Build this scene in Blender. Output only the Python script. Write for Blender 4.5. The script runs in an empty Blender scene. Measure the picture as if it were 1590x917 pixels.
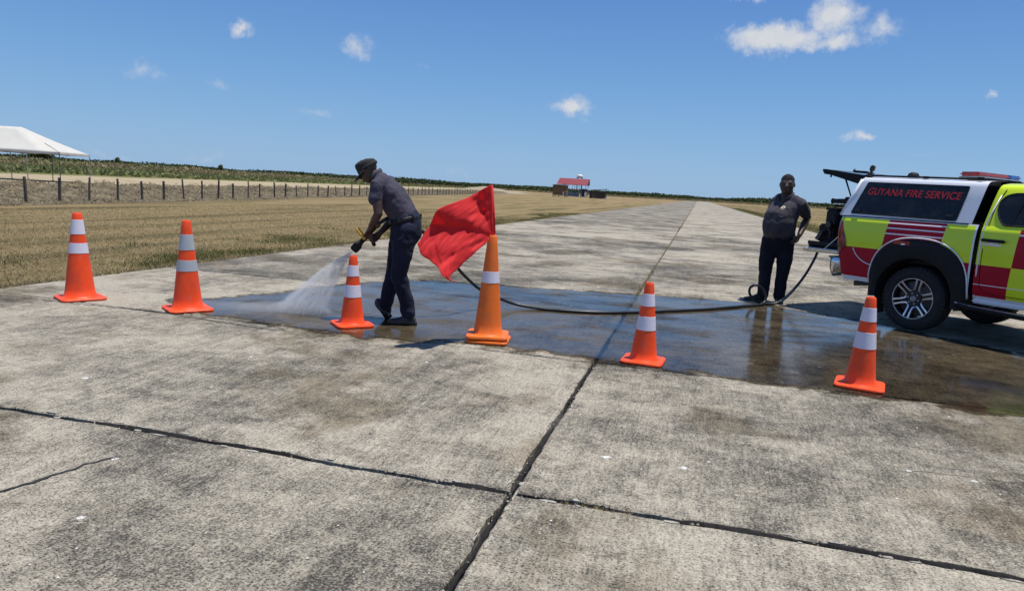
import bpy, bmesh, math, random
import numpy as np
from mathutils import Vector, Matrix, noise as mnoise
R = math.radians
rnd = random.Random(7)
nrg = np.random.default_rng(11)
scene = bpy.context.scene
COL = scene.collection

# ------------------------------------------------------------------ camera
CAM_H = 1.38
YAW, PITCH, ROLL = R(14.566), R(8.796), R(3.223)
fw = Vector((-math.sin(YAW)*math.cos(PITCH), math.cos(YAW)*math.cos(PITCH), -math.sin(PITCH)))
r0 = Vector((math.cos(YAW), math.sin(YAW), 0)); u0 = r0.cross(fw)
cr = r0*math.cos(ROLL) + u0*math.sin(ROLL)
cu = u0*math.cos(ROLL) - r0*math.sin(ROLL)
cam_data = bpy.data.cameras.new('camera')
cam_data.sensor_width = 36; cam_data.lens = 1068.95/1590*36
cam_data.clip_start = 0.05; cam_data.clip_end = 5000
cam = bpy.data.objects.new('camera', cam_data); COL.objects.link(cam)
cam.matrix_world = Matrix(((cr.x, cu.x, -fw.x, 0), (cr.y, cu.y, -fw.y, 0), (cr.z, cu.z, -fw.z, CAM_H), (0, 0, 0, 1)))
scene.camera = cam

# ------------------------------------------------------------------ sun, sky, exposure
SUN_DIR = Vector((0.20, 0.06, 1.0)).normalized()
sun = bpy.data.lights.new('sun', 'SUN'); sun.energy = 4.7; sun.angle = R(0.53); sun.color = (1.0, 0.955, 0.89)
sun_o = bpy.data.objects.new('sun', sun); COL.objects.link(sun_o)
sun_o.rotation_euler = SUN_DIR.to_track_quat('Z', 'Y').to_euler()
scene.view_settings.view_transform = 'Standard'; scene.view_settings.look = 'None'
scene.view_settings.exposure = 0.1; scene.view_settings.gamma = 1.0
scene.view_settings.use_curve_mapping = False
scene.cycles.use_denoising = True
scene.cycles.transparent_max_bounces = 24
scene.cycles.max_bounces = 8
scene.cycles.volume_step_rate = 2.0

world = bpy.data.worlds.new('World'); scene.world = world; world.use_nodes = True
wt = world.node_tree; wt.nodes.clear()
class NT:
    """short-hand for building node trees"""
    def __init__(s, tree): s.t = tree
    def n(s, typ, **kw):
        nd = s.t.nodes.new(typ)
        for k, v in kw.items(): setattr(nd, k, v)
        return nd
    def put(s, sock, v):
        if isinstance(v, bpy.types.NodeSocket): s.t.links.new(v, sock)
        elif v is not None:
            if sock.type in ('RGBA',) and len(v) == 3: v = (*v, 1)
            sock.default_value = v
    def m(s, op, a, b=None, c=None, clamp=False):
        nd = s.n('ShaderNodeMath', operation=op); nd.use_clamp = clamp
        for i, v in enumerate((a, b, c)):
            if v is not None: s.put(nd.inputs[i], v)
        return nd.outputs[0]
    def vm(s, op, a, b=None):
        nd = s.n('ShaderNodeVectorMath', operation=op)
        s.put(nd.inputs[0], a)
        if b is not None: s.put(nd.inputs[1], b)
        return nd.outputs[1] if op in ('LENGTH', 'DOT_PRODUCT', 'DISTANCE') else nd.outputs[0]
    def noise(s, vec, scale, detail=4, rough=.55, dist=0, out=0):
        nd = s.n('ShaderNodeTexNoise')
        if vec is not None: s.put(nd.inputs['Vector'], vec)
        nd.inputs['Scale'].default_value = scale; nd.inputs['Detail'].default_value = detail
        nd.inputs['Roughness'].default_value = rough; nd.inputs['Distortion'].default_value = dist
        return nd.outputs[out]
    def ramp(s, f, stops, interp='LINEAR'):
        nd = s.n('ShaderNodeValToRGB'); s.put(nd.inputs[0], f); e = nd.color_ramp.elements
        nd.color_ramp.interpolation = interp
        while len(e) < len(stops): e.new(0.5)
        for el, (p, col) in zip(e, stops):
            el.position = p; el.color = (*col, 1) if not isinstance(col, (int, float)) else (col, col, col, 1)
        return nd.outputs[0]
    def rng(s, v, a, b, c=0.0, d=1.0, smooth=False):
        nd = s.n('ShaderNodeMapRange'); nd.clamp = True
        if smooth: nd.interpolation_type = 'SMOOTHSTEP'
        s.put(nd.inputs[0], v)
        for i, q in enumerate((a, b, c, d)): s.put(nd.inputs[i+1], q)
        return nd.outputs[0]
    def mix(s, f, a, b, blend='MIX'):
        nd = s.n('ShaderNodeMix', data_type='RGBA', blend_type=blend)
        s.put(nd.inputs[0], f); s.put(nd.inputs[6], a); s.put(nd.inputs[7], b)
        return nd.outputs[2]
    def sep(s, v):
        nd = s.n('ShaderNodeSeparateXYZ'); s.put(nd.inputs[0], v); return nd.outputs
    def comb(s, x, y, z=0.0):
        nd = s.n('ShaderNodeCombineXYZ')
        for i, v in enumerate((x, y, z)): s.put(nd.inputs[i], v)
        return nd.outputs[0]
    def scale(s, v, sc):
        return s.vm('MULTIPLY', v, sc)

W = NT(wt)
sky = W.n('ShaderNodeTexSky', sky_type='NISHITA'); sky.sun_disc = False
sky.sun_elevation = math.asin(SUN_DIR.z); sky.sun_rotation = math.atan2(SUN_DIR.x, SUN_DIR.y)
sky.air_density = 1.25; sky.dust_density = 0.25; sky.ozone_density = 2.6; sky.altitude = 0
dirv = W.n('ShaderNodeTexCoord').outputs['Generated']
dx, dy, dz = W.sep(dirv)
az = W.m('ARCTAN2', dx, dy); el = W.m('ARCSINE', dz)
ae = W.comb(az, el, 0.0)
# fair-weather cumulus: (azimuth, elevation, half width, half height, strength)
CLOUDS = [(-.634, .184, .022, .014, .75), (-.483, .176, .034, .024, .55), (-.744, .116, .045, .016, .34), (-.659, .108, .026, .011, .26),
          (-.5385, .089, .05, .010, .30), (-.183, .1175, .042, .024, .80), (.078, .2105, .085, .026, 1.15), (.145, .236, .040, .034, 1.0),
          (.150, .208, .05, .018, .8), (.1996, .2185, .040, .022, .60), (.19, .092, .028, .012, .75), (.322, .135, .014, .006, .6), (.262, .069, .04, .007, .2),
          (-.672, .017, .05, .012, .30), (-.79, .012, .06, .010, .25), (-.351, .018, .07, .012, .22), (.047, .258, .034, .010, .7), (-.397, .161, .02, .008, .2),
          (-.1, .02, .09, .009, .15), (.02, .035, .06, .006, .1)]
for k in range(16):
    CLOUDS.append((rnd.uniform(.55, 5.3), rnd.uniform(.05, .5), rnd.uniform(.03, .08), rnd.uniform(.015, .03), rnd.uniform(.4, 1)))
wob = W.vm('MULTIPLY', W.vm('SUBTRACT', W.noise(dirv, 30, 5, .62, out=1), (.5, .5, .5)), (.045, .045, 0))
aew = W.vm('ADD', ae, wob)
dens = None
for (a, e, w, h, s) in CLOUDS:
    if a > math.pi: a -= 2*math.pi
    q = W.vm('MULTIPLY', W.vm('SUBTRACT', aew, (a, e, 0)), (1/w, 1/h, 0))
    d = W.rng(W.vm('LENGTH', q), 1.0, 0.0, 0.0, s)
    dens = d if dens is None else W.m('MAXIMUM', dens, d)
fine = W.noise(dirv, 70, 9, .64)
cl = W.m('ADD', dens, W.m('MULTIPLY', W.m('SUBTRACT', fine, .5), .92))
mask = W.m('MULTIPLY', W.rng(cl, .02, .76, 0, .93, True), W.rng(dens, .0, .22, 0, 1, True))
shade = W.rng(W.noise(W.vm('ADD', dirv, (0, 0, .012)), 45, 4), .35, .65, .72, 1.0)
ccol = W.mix(shade, (4.2, 4.6, 5.4, 1), (6.7, 6.8, 6.95, 1))
ccol = W.mix(W.rng(dens, .1, .75), (4.5, 5.3, 6.8, 1), ccol)
# humid tropical air: deeper, slightly violet blue up high as the phone records it
grad = W.ramp(W.rng(dz, 0.0, 1.0), [(.0, (.20, .41, .70)), (.05, (.178, .385, .69)), (.14, (.125, .315, .65)), (.30, (.060, .188, .54)), (.6, (.055, .17, .46)), (1.0, (.05, .15, .40))])
grad = W.mix(1.0, grad, (10, 10, 10, 1), 'MULTIPLY')
skyc = W.mix(.80, sky.outputs[0], grad)
skyc = W.mix(mask, skyc, ccol)
bg = W.n('ShaderNodeBackground'); W.put(bg.inputs[0], skyc); bg.inputs[1].default_value = 0.10
wo = W.n('ShaderNodeOutputWorld'); wt.links.new(bg.outputs[0], wo.inputs[0])

# ------------------------------------------------------------------ helpers
MATS = {}
def mat(name, col=(.5, .5, .5), rough=.6, metal=0.0, var=.12, vscale=6.0, bump=0.0, bscale=40.0, spec=.5, coat=0.0, sheen=0.0, emit=None, trans=0.0):
    """plain principled material with a little procedural variation of tone and relief"""
    if name in MATS: return MATS[name]
    m = bpy.data.materials.new(name); m.use_nodes = True
    T = NT(m.node_tree); b = m.node_tree.nodes['Principled BSDF']
    co = T.n('ShaderNodeTexCoord').outputs['Object']
    c = T.mix(T.rng(T.noise(co, vscale, 5, .6), .3, .7), tuple(x*(1-var) for x in col), tuple(min(1, x*(1+var)) for x in col))
    T.put(b.inputs['Base Color'], c)
    T.put(b.inputs['Roughness'], T.rng(T.noise(co, vscale*2.3, 3), .3, .7, max(.02, rough-.08), min(1, rough+.08)))
    b.inputs['Metallic'].default_value = metal; b.inputs['Specular IOR Level'].default_value = spec
    b.inputs['Coat Weight'].default_value = coat; b.inputs['Sheen Weight'].default_value = sheen
    if trans:
        b.inputs['Transmission Weight'].default_value = trans
    if emit: b.inputs['Emission Color'].default_value = (*emit[0], 1); b.inputs['Emission Strength'].default_value = emit[1]
    if bump:
        bn = T.n('ShaderNodeBump'); bn.inputs['Strength'].default_value = bump; bn.inputs['Distance'].default_value = .01
        T.put(bn.inputs['Height'], T.noise(co, bscale, 5, .6)); T.put(b.inputs['Normal'], bn.outputs[0])
    MATS[name] = m
    return m

class MB:
    """collects shapes; build() links them as ONE mesh object"""
    def __init__(s): s.v = []; s.f = []; s.m = []
    def add(s, vs, fs, mi=0):
        o = len(s.v); s.v += [tuple(v) for v in vs]; s.f += [tuple(i+o for i in f) for f in fs]
        s.m += [mi]*len(fs) if isinstance(mi, int) else list(mi)
    def box(s, c, size, mi=0, M=None, taper=1.0, bevel=0.0):
        x, y, z = (q/2 for q in size)
        if bevel:
            b = min(bevel, x*.95, y*.95, z*.95); vs = []; 
            bm = bmesh.new(); bmesh.ops.create_cube(bm, size=1)
            for v in bm.verts: v.co = Vector((v.co.x*2*x, v.co.y*2*y, v.co.z*2*z))
            bmesh.ops.bevel(bm, geom=list(bm.edges), offset=b, segments=2, affect='EDGES')
            vs = [v.co.copy() for v in bm.verts]; bm.verts.index_update(); fs = [[v.index for v in f.verts] for f in bm.faces]; bm.free()
        else:
            vs = [Vector((sx*x*(taper if sz > 0 else 1), sy*y*(taper if sz > 0 else 1), sz*z)) for sz in (-1, 1) for sy in (-1, 1) for sx in (-1, 1)]
            fs = [(0, 2, 3, 1), (4, 5, 7, 6), (0, 1, 5, 4), (2, 6, 7, 3), (0, 4, 6, 2), (1, 3, 7, 5)]
        if M is not None: vs = [M @ v for v in vs]
        s.add([v + Vector(c) for v in vs], fs, mi)
    def tube(s, pts, rad, seg=10, mi=0, hint=None, cap=True, closed=False):
        """swept tube; rad is a number, a list, or a list of (a, b) ellipses with a along hint"""
        P = [Vector(p) for p in pts]; n = len(P)
        if not isinstance(rad, (list, tuple)): rad = [rad]*n
        T = []
        for i in range(n):
            a, b = (P[i-1], P[(i+1) % n]) if closed else (P[max(0, i-1)], P[min(n-1, i+1)])
            t = (b-a); T.append(t.normalized() if t.length > 1e-9 else Vector((0, 0, 1)))
        h = Vector(hint) if hint is not None else (Vector((0, 0, 1)) if abs(T[0].z) < .9 else Vector((1, 0, 0)))
        vs = []; a = None
        for i in range(n):
            t = T[i]
            src = h if (hint is not None or a is None) else a
            a = src - t*src.dot(t)
            if a.length < 1e-5: a = t.orthogonal()
            a.normalize(); b = t.cross(a)
            ra, rb = rad[i] if isinstance(rad[i], (list, tuple)) else (rad[i], rad[i])
            for k in range(seg):
                th = 2*math.pi*k/seg
                vs.append(P[i] + a*math.cos(th)*ra + b*math.sin(th)*rb)
        fs = []
        for i in range(n if closed else n-1):
            j = (i+1) % n
            for k in range(seg):
                k2 = (k+1) % seg
                fs.append((i*seg+k, i*seg+k2, j*seg+k2, j*seg+k))
        if cap and not closed:
            fs.append(tuple(reversed(range(seg)))); fs.append(tuple(range((n-1)*seg, n*seg)))
        s.add(vs, fs, mi)
    def limb(s, pts, rad, seg=16, hint=None):
        """tube with rounded ends (for bodies)"""
        P = [Vector(p) for p in pts]; r = [q if isinstance(q, (list, tuple)) else (q, q) for q in rad]
        def capring(p, q, rr):
            d = (p-q).normalized(); L = min(rr); out = []
            for f in (.45, .8, .98): out.append((p + d*L*f, tuple(x*math.sqrt(max(0.02, 1-f*f)) for x in rr)))
            return out
        st = list(reversed(capring(P[0], P[1], r[0]))); en = capring(P[-1], P[-2], r[-1])
        s.tube([a for a, _ in st]+P+[a for a, _ in en], [b for _, b in st]+r+[b for _, b in en], seg, 0, hint)
    def ball(s, c, r, M=None, seg=16, rings=10, mi=0):
        rx, ry, rz = r if isinstance(r, (list, tuple)) else (r, r, r)
        vs = [Vector((0, 0, rz))]
        for i in range(1, rings):
            p = math.pi*i/rings
            for k in range(seg):
                t = 2*math.pi*k/seg
                vs.append(Vector((rx*math.sin(p)*math.cos(t), ry*math.sin(p)*math.sin(t), rz*math.cos(p))))
        vs.append(Vector((0, 0, -rz))); fs = []
        for k in range(seg): fs.append((0, 1+k, 1+(k+1) % seg))
        for i in range(rings-2):
            for k in range(seg):
                a = 1+i*seg+k; b = 1+i*seg+(k+1) % seg
                fs.append((a, a+seg, b+seg, b))
        L = len(vs)-1; o = 1+(rings-2)*seg
        for k in range(seg): fs.append((L, o+(k+1) % seg, o+k))
        if M is not None: vs = [M @ v for v in vs]
        s.add([v+Vector(c) for v in vs], fs, mi)
    def lathe(s, prof, seg=32, c=(0, 0, 0), M=None, mi=0, cap=True):
        """profile of (r, z) turned round z"""
        vs = []
        for r, z in prof:
            for k in range(seg):
                t = 2*math.pi*k/seg; vs.append(Vector((r*math.cos(t), r*math.sin(t), z)))
        n = len(prof); fs = []; ms = []
        for i in range(n-1):
            for k in range(seg):
                fs.append((i*seg+k, i*seg+(k+1) % seg, (i+1)*seg+(k+1) % seg, (i+1)*seg+k))
        if cap: fs.append(tuple(reversed(range(seg)))); fs.append(tuple(range((n-1)*seg, n*seg)))
        if M is not None: vs = [M @ v for v in vs]
        s.add([v+Vector(c) for v in vs], fs, mi)
    def prism(s, poly, depth, f, mi=0):
        """polygon (list of 2D) extruded; f(x, y, d) -> 3D point"""
        n = len(poly)
        vs = [f(x, y, 0) for x, y in poly] + [f(x, y, depth) for x, y in poly]
        fs = [tuple(reversed(range(n))), tuple(range(n, 2*n))] + [(i, (i+1) % n, n+(i+1) % n, n+i) for i in range(n)]
        s.add(vs, fs, mi)
    def grid(s, rows, mi=0, mfun=None, keep=None):
        """rows of points -> quads; mfun(centre) -> material, keep(centre) -> bool"""
        nr, nc = len(rows), len(rows[0]); o = len(s.v)
        s.v += [tuple(p) for r in rows for p in r]
        for i in range(nr-1):
            for j in range(nc-1):
                q = (i*nc+j, i*nc+j+1, (i+1)*nc+j+1, (i+1)*nc+j)
                if mfun or keep:
                    cc = sum((Vector(s.v[o+k]) for k in q), Vector())/4
                    if keep and not keep(cc): continue
                s.f.append(tuple(o+k for k in q)); s.m.append(mfun(cc) if mfun else mi)
    def build(s, name, mats, parent=None, smooth=False, loc=None, angle=None):
        me = bpy.data.meshes.new(name); me.from_pydata(s.v, [], s.f)
        if not isinstance(mats, (list, tuple)): mats = [mats]
        for m in mats: me.materials.append(m)
        if len(mats) > 1: me.polygons.foreach_set('material_index', s.m)
        bm = bmesh.new(); bm.from_mesh(me); bmesh.ops.recalc_face_normals(bm, faces=bm.faces); bm.to_mesh(me); bm.free()
        if smooth:
            me.polygons.foreach_set('use_smooth', [True]*len(me.polygons))
            if angle: me.set_sharp_from_angle(angle=R(angle))
        return link(name, me, parent, loc)

def link(name, me, parent=None, loc=None):
    o = bpy.data.objects.new(name, me); COL.objects.link(o)
    if parent is not None: o.parent = parent
    if loc is not None: o.location = loc
    return o
def tag(o, label, cat, group=None, kind=None):
    if label: o['label'] = label
    if cat: o['category'] = cat
    if group: o['group'] = group
    if kind: o['kind'] = kind
    return o
def struct(o, label=None):
    o['kind'] = 'structure'
    if label: o['label'] = label
    return o
def thing(name, loc, label, cat, rz=0.0, group=None):
    o = bpy.data.objects.new(name, None); COL.objects.link(o); o.location = loc; o.rotation_euler = (0, 0, rz)
    o.empty_display_size = .1
    return tag(o, label, cat, group)
def raw_mesh(name, V, F, mats, parent=None, attrs=None, smooth=False):
    """big numpy mesh; V (n,3), F (m,k)"""
    me = bpy.data.meshes.new(name); k = F.shape[1]
    me.vertices.add(len(V)); me.vertices.foreach_set('co', np.ascontiguousarray(V, dtype=np.float32).ravel())
    me.loops.add(F.size); me.loops.foreach_set('vertex_index', np.ascontiguousarray(F, dtype=np.int32).ravel())
    me.polygons.add(len(F)); me.polygons.foreach_set('loop_start', np.arange(0, F.size, k, dtype=np.int32))
    me.polygons.foreach_set('loop_total', np.full(len(F), k, dtype=np.int32))
    if smooth: me.polygons.foreach_set('use_smooth', np.ones(len(F), dtype=bool))
    for m in (mats if isinstance(mats, (list, tuple)) else [mats]): me.materials.append(m)
    for nme, arr in (attrs or {}).items():
        at = me.attributes.new(nme, 'FLOAT', 'POINT'); at.data.foreach_set('value', np.ascontiguousarray(arr, dtype=np.float32))
    me.update(); me.validate()
    return link(name, me, parent)
def remeshed(mb, name, voxel, mats, parent, smooth_it=6, disp=None):
    """union of the collected closed shapes as one continuous skin"""
    me = bpy.data.meshes.new('tmp'); me.from_pydata(mb.v, [], mb.f)
    o = bpy.data.objects.new('tmp', me); COL.objects.link(o)
    md = o.modifiers.new('r', 'REMESH'); md.mode = 'VOXEL'; md.voxel_size = voxel
    if smooth_it:
        sm = o.modifiers.new('s', 'SMOOTH'); sm.factor = .5; sm.iterations = smooth_it
    for i, (size, stren) in enumerate(disp or []):
        tx = bpy.data.textures.new(name+'_folds%d' % i, 'CLOUDS'); tx.noise_scale = size; tx.noise_depth = 1
        dm = o.modifiers.new('d%d' % i, 'DISPLACE'); dm.texture = tx; dm.strength = stren; dm.mid_level = .5
        dm.texture_coords = 'LOCAL'
    dg = bpy.context.evaluated_depsgraph_get(); dg.update()
    me2 = bpy.data.meshes.new_from_object(o.evaluated_get(dg))
    bpy.data.objects.remove(o); bpy.data.meshes.remove(me)
    me2.name = name; me2.materials.clear()
    for m in (mats if isinstance(mats, (list, tuple)) else [mats]): me2.materials.append(m)
    me2.polygons.foreach_set('use_smooth', [True]*len(me2.polygons)); me2.update()
    return link(name, me2, parent)
def rotz(a): return Matrix.Rotation(a, 3, 'Z')
def rotx(a): return Matrix.Rotation(a, 3, 'X')
def roty(a): return Matrix.Rotation(a, 3, 'Y')
def catmull(pts, n=8):
    P = [Vector(p) for p in pts]; P = [P[0]*2-P[1]] + P + [P[-1]*2-P[-2]]; out = []
    for i in range(1, len(P)-2):
        for k in range(n):
            t = k/n; a, b, c, d = P[i-1:i+3]
            out.append(.5*((2*b)+(c-a)*t+(2*a-5*b+4*c-d)*t*t+(3*b-a-3*c+d)*t**3))
    out.append(P[-2]); return out

# ------------------------------------------------------------------ ground materials
def bsdf(name):
    m = bpy.data.materials.new(name); m.use_nodes = True; MATS[name] = m
    return m, NT(m.node_tree), m.node_tree.nodes['Principled BSDF']
def concrete_mat():
    m, T, b = bsdf('weathered_concrete')
    pos = T.n('ShaderNodeNewGeometry').outputs['Position']
    p2 = T.vm('MULTIPLY', pos, (1, 1, 0))
    ri = T.n('ShaderNodeObjectInfo').outputs['Random']
    big = T.noise(p2, .42, 4, .6, .6)
    mid = big
    streak = T.noise(T.vm('MULTIPLY', pos, (.55, 5.5, 0)), 1.5, 5, .62, .3)
    fine = T.noise(p2, 26, 5, .7)
    grit = T.noise(p2, 120, 3, .7)
    broom = T.noise(T.vm('MULTIPLY', pos, (9, 52, 0)), 1.0, 4, .7, .6)
    med = T.noise(T.vm('MULTIPLY', pos, (1.0, 1.2, 0)), 4.2, 8, .74, .5)
    far_ = T.rng(T.sep(pos)[1], 7, 16, .05, .16)
    bl = T.noise(T.vm('ADD', p2, T.vm('MULTIPLY', T.noise(p2, 1.6, 4, .6, out=1), (.5, .5, 0))), 1.0, 8, .70)
    patch = T.m('ADD', T.m('ADD', T.m('MULTIPLY', big, .30), T.m('MULTIPLY', bl, .30)), T.m('ADD', T.m('MULTIPLY', med, .26), T.m('MULTIPLY', T.m('SUBTRACT', streak, .5), far_)))
    ystr = T.noise(T.vm('MULTIPLY', pos, (15, 1.3, 0)), 1.0, 6, .72, .35)         # strokes of the finishing broom along the runway
    slabv = T.m('SUBTRACT', ri, .5)
    patch = T.m('ADD', patch, T.m('MULTIPLY', T.m('SUBTRACT', ystr, .5), T.rng(ri, .0, 1.0, .05, .20)))
    patch = T.m('ADD', T.m('ADD', patch, .075), T.m('MULTIPLY', slabv, .07))
    pn = T.rng(patch, .415, .555, .06, .84)
    g60 = T.noise(p2, 64, 4, .75)
    ystf = T.noise(T.vm('MULTIPLY', pos, (70, 9, 0)), 1.0, 4, .7, .5)
    tex = T.m('ADD', T.m('MULTIPLY', fine, .24), T.m('ADD', T.m('MULTIPLY', ystf, .20), T.m('ADD', T.m('MULTIPLY', grit, .22), T.m('MULTIPLY', g60, .34))))
    pt = T.m('ADD', pn, T.m('MULTIPLY', T.m('SUBTRACT', tex, .5), 5.6))
    c = T.ramp(pt, [(.0, (.078, .071, .057)), (.26, (.165, .147, .114)), (.52, (.272, .242, .188)), (.82, (.365, .324, .250)), (1.0, (.45, .402, .314))])
    # broad old stains, brownish grey, on a few places only
    st_ = T.rng(T.noise(T.vm('ADD', p2, T.vm('MULTIPLY', T.noise(p2, 2.2, 4, .65, out=1), (.45, .45, 0))), .62, 5, .6), .535, .595, 0, .80)
    c = T.mix(st_, c, T.mix(1.0, c, (.56, .52, .44, 1), 'MULTIPLY'))
    warm = T.rng(T.noise(p2, .9, 4, .6, 1.0), .58, .72, 0, .38)
    c = T.mix(warm, c, (.25, .185, .110, 1))
    # black lichen specks and pits, thickest where the patch is dark
    sp = T.noise(T.vm('MULTIPLY', pos, (1, 1.6, 0)), 80, 4, .65)
    pit = T.rng(T.m('SUBTRACT', sp, T.rng(pn, 0, 1, .505, .60)), 0, .06, 0, .82)
    c = T.mix(pit, c, (.040, .039, .036, 1))
    # pale flecks of shell, paint and bird lime
    vo = T.n('ShaderNodeTexVoronoi'); T.put(vo.inputs['Vector'], T.vm('ADD', p2, T.vm('MULTIPLY', T.noise(p2, 30, 2, out=1), (.05, .05, 0)))); vo.inputs['Scale'].default_value = 4.2
    vs = T.sep(vo.outputs['Color'])
    fl = T.m('MULTIPLY', T.m('LESS_THAN', vo.outputs['Distance'], T.m('MULTIPLY', T.m('MULTIPLY', vs[1], vs[1]), .105)), T.m('GREATER_THAN', vs[0], .22))
    c = T.mix(T.m('MULTIPLY', fl, .85), c, (.72, .71, .68, 1))
    T.put(b.inputs['Base Color'], c)
    b.inputs['Roughness'].default_value = .88; b.inputs['Specular IOR Level'].default_value = .25
    bn = T.n('ShaderNodeBump'); bn.inputs['Strength'].default_value = .9; bn.inputs['Distance'].default_value = .007
    hgt = T.m('ADD', T.m('MULTIPLY', fine, .6), T.m('ADD', T.m('MULTIPLY', ystf, .45), T.m('MULTIPLY', pit, -.6)))
    T.put(bn.inputs['Height'], T.m('ADD', hgt, T.m('ADD', T.m('MULTIPLY', grit, .35), T.m('MULTIPLY', g60, .5)))); T.put(b.inputs['Normal'], bn.outputs[0])
    return m
CONCRETE = concrete_mat()
def filler_mat():
    m, T, b = bsdf('joint_bitumen')
    pos = T.n('ShaderNodeNewGeometry').outputs['Position']
    X, Y, Z = T.sep(pos)
    c = T.ramp(T.noise(pos, 14, 4, .6), [(.3, (.012, .012, .012)), (.55, (.030, .029, .027)), (.75, (.10, .09, .075))])
    straw = T.m('MULTIPLY', T.rng(Y, 8.8, 9.8), T.rng(T.noise(pos, 1.1, 3), .38, .55))
    c = T.mix(T.m('MULTIPLY', straw, .8), c, (.25, .185, .085, 1))
    T.put(b.inputs['Base Color'], c); b.inputs['Roughness'].default_value = .8
    bn = T.n('ShaderNodeBump'); bn.inputs['Strength'].default_value = .8; bn.inputs['Distance'].default_value = .01
    T.put(bn.inputs['Height'], T.noise(pos, 60, 4)); T.put(b.inputs['Normal'], bn.outputs[0])
    return m
FILLER = filler_mat()
def field_mat():
    m, T, b = bsdf('mown_field')
    pos = T.n('ShaderNodeNewGeometry').outputs['Position']
    X, Y, Z = T.sep(pos)
    u = T.m('SUBTRACT', T.m('SUBTRACT', T.m('MULTIPLY', X, -1.0), 18.6), T.m('MULTIPLY', Y, .18))   # metres beyond the fence
    p2 = T.vm('MULTIPLY', pos, (1, 1, 0))
    row = T.noise(T.vm('MULTIPLY', pos, (1.0, .07, 0)), .95, 5, .62, .25)
    clump = T.noise(p2, 9, 5, .75); fine = T.noise(p2, 55, 4, .75); big = T.noise(p2, .12, 4, .6)
    straw = T.ramp(T.m('ADD', T.m('MULTIPLY', clump, .55), T.m('MULTIPLY', fine, .45)), [(.33, (.080, .056, .026)), (.46, (.215, .156, .074)), (.58, (.36, .272, .140)), (.70, (.47, .375, .215))])
    green = T.ramp(T.m('ADD', T.m('MULTIPLY', clump, .5), T.m('MULTIPLY', fine, .5)), [(.35, (.045, .046, .015)), (.55, (.125, .118, .042)), (.7, (.225, .195, .085))])
    gm = T.rng(T.m('ADD', T.m('MULTIPLY', row, .6), T.m('MULTIPLY', T.noise(p2, .35, 4, .6), .4)), .47, .62, 0, .58)
    near_edge = T.rng(X, -10.5, -7.6, 0, .35)
    gm = T.m('ADD', gm, T.m('MULTIPLY', near_edge, T.rng(T.noise(p2, .8, 3), .4, .6)), clamp=True)
    c = T.mix(gm, straw, green)
    dark = T.rng(row, .50, .62, 0, .62)
    c = T.mix(dark, c, (.10, .078, .036, 1))
    # beyond the fence: sandy track, then green and tan fields
    sand = T.ramp(T.noise(p2, .5, 5, .65), [(.3, (.30, .24, .145)), (.6, (.43, .355, .23))])
    un = T.m('ADD', u, T.m('MULTIPLY', T.m('SUBTRACT', T.noise(p2, .09, 4), .5), 12))
    c = T.mix(T.m('MULTIPLY', T.rng(u, 4, 9), T.rng(un, 40, 50, 1, 0)), c, sand)
    grn = T.ramp(T.noise(T.vm('MULTIPLY', pos, (1, .5, 0)), .25, 5, .7), [(.35, (.06, .085, .02)), (.6, (.15, .16, .05)), (.72, (.30, .24, .12))])
    c = T.mix(T.rng(un, 40, 50), c, grn)
    c = T.mix(T.m('MULTIPLY', T.rng(un, 95, 120), .6), c, (.24, .20, .09, 1))
    # bare, reddish earth strip by the sheds and along the runway shoulder far off
    sh = T.m('MULTIPLY', T.rng(Y, 120, 150), T.rng(T.noise(T.vm('MULTIPLY', pos, (.6, .05, 0)), .25, 4), .48, .62))
    c = T.mix(T.m('MULTIPLY', sh, .6), c, (.30, .20, .12, 1))
    T.put(b.inputs['Base Color'], c); b.inputs['Roughness'].default_value = .95; b.inputs['Specular IOR Level'].default_value = .1
    bn = T.n('ShaderNodeBump'); bn.inputs['Strength'].default_value = 1.0; bn.inputs['Distance'].default_value = .05
    T.put(bn.inputs['Height'], T.m('ADD', clump, T.m('MULTIPLY', fine, .5))); T.put(b.inputs['Normal'], bn.outputs[0])
    return m
FIELD = field_mat()
def leaf_mat(name, dark, light, rough=.7, transl=.25):
    m, T, b = bsdf(name)
    g = T.n('ShaderNodeNewGeometry')
    c = T.mix(g.outputs['Random Per Island'], dark, light)
    T.put(b.inputs['Base Color'], c); b.inputs['Roughness'].default_value = rough; b.inputs['Specular IOR Level'].default_value = .2
    tr = T.n('ShaderNodeBsdfTranslucent'); T.put(tr.inputs[0], c)
    mx = T.n('ShaderNodeMixShader'); mx.inputs[0].default_value = transl
    out = m.node_tree.nodes['Material Output']
    m.node_tree.links.new(b.outputs[0], mx.inputs[1]); m.node_tree.links.new(tr.outputs[0], mx.inputs[2]); m.node_tree.links.new(mx.outputs[0], out.inputs[0])
    return m
STRAW = leaf_mat('straw', (.13, .098, .043), (.47, .38, .21))
GREENGRASS = leaf_mat('green_grass', (.05, .065, .014), (.22, .22, .075))
SCRUB = leaf_mat('dark_scrub', (.030, .050, .017), (.090, .118, .040))
CROP = leaf_mat('green_crop', (.115, .135, .042), (.27, .265, .115))
TAN = leaf_mat('tan_stubble', (.20, .16, .08), (.34, .285, .16))
BANK = leaf_mat('bank_litter', (.045, .033, .017), (.42, .32, .17))
_t = NT(BANK.node_tree); _p = _t.n('ShaderNodeNewGeometry')
_f = _t.m('ADD', _t.m('MULTIPLY', _p.outputs['Random Per Island'], .45), _t.m('MULTIPLY', _t.rng(_t.noise(_p.outputs['Position'], .7, 4, .65), .36, .64), .55))
_c = _t.ramp(_f, [(.10, (.055, .042, .024)), (.36, (.17, .130, .075)), (.65, (.29, .225, .125)), (.95, (.42, .335, .195))])
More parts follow.
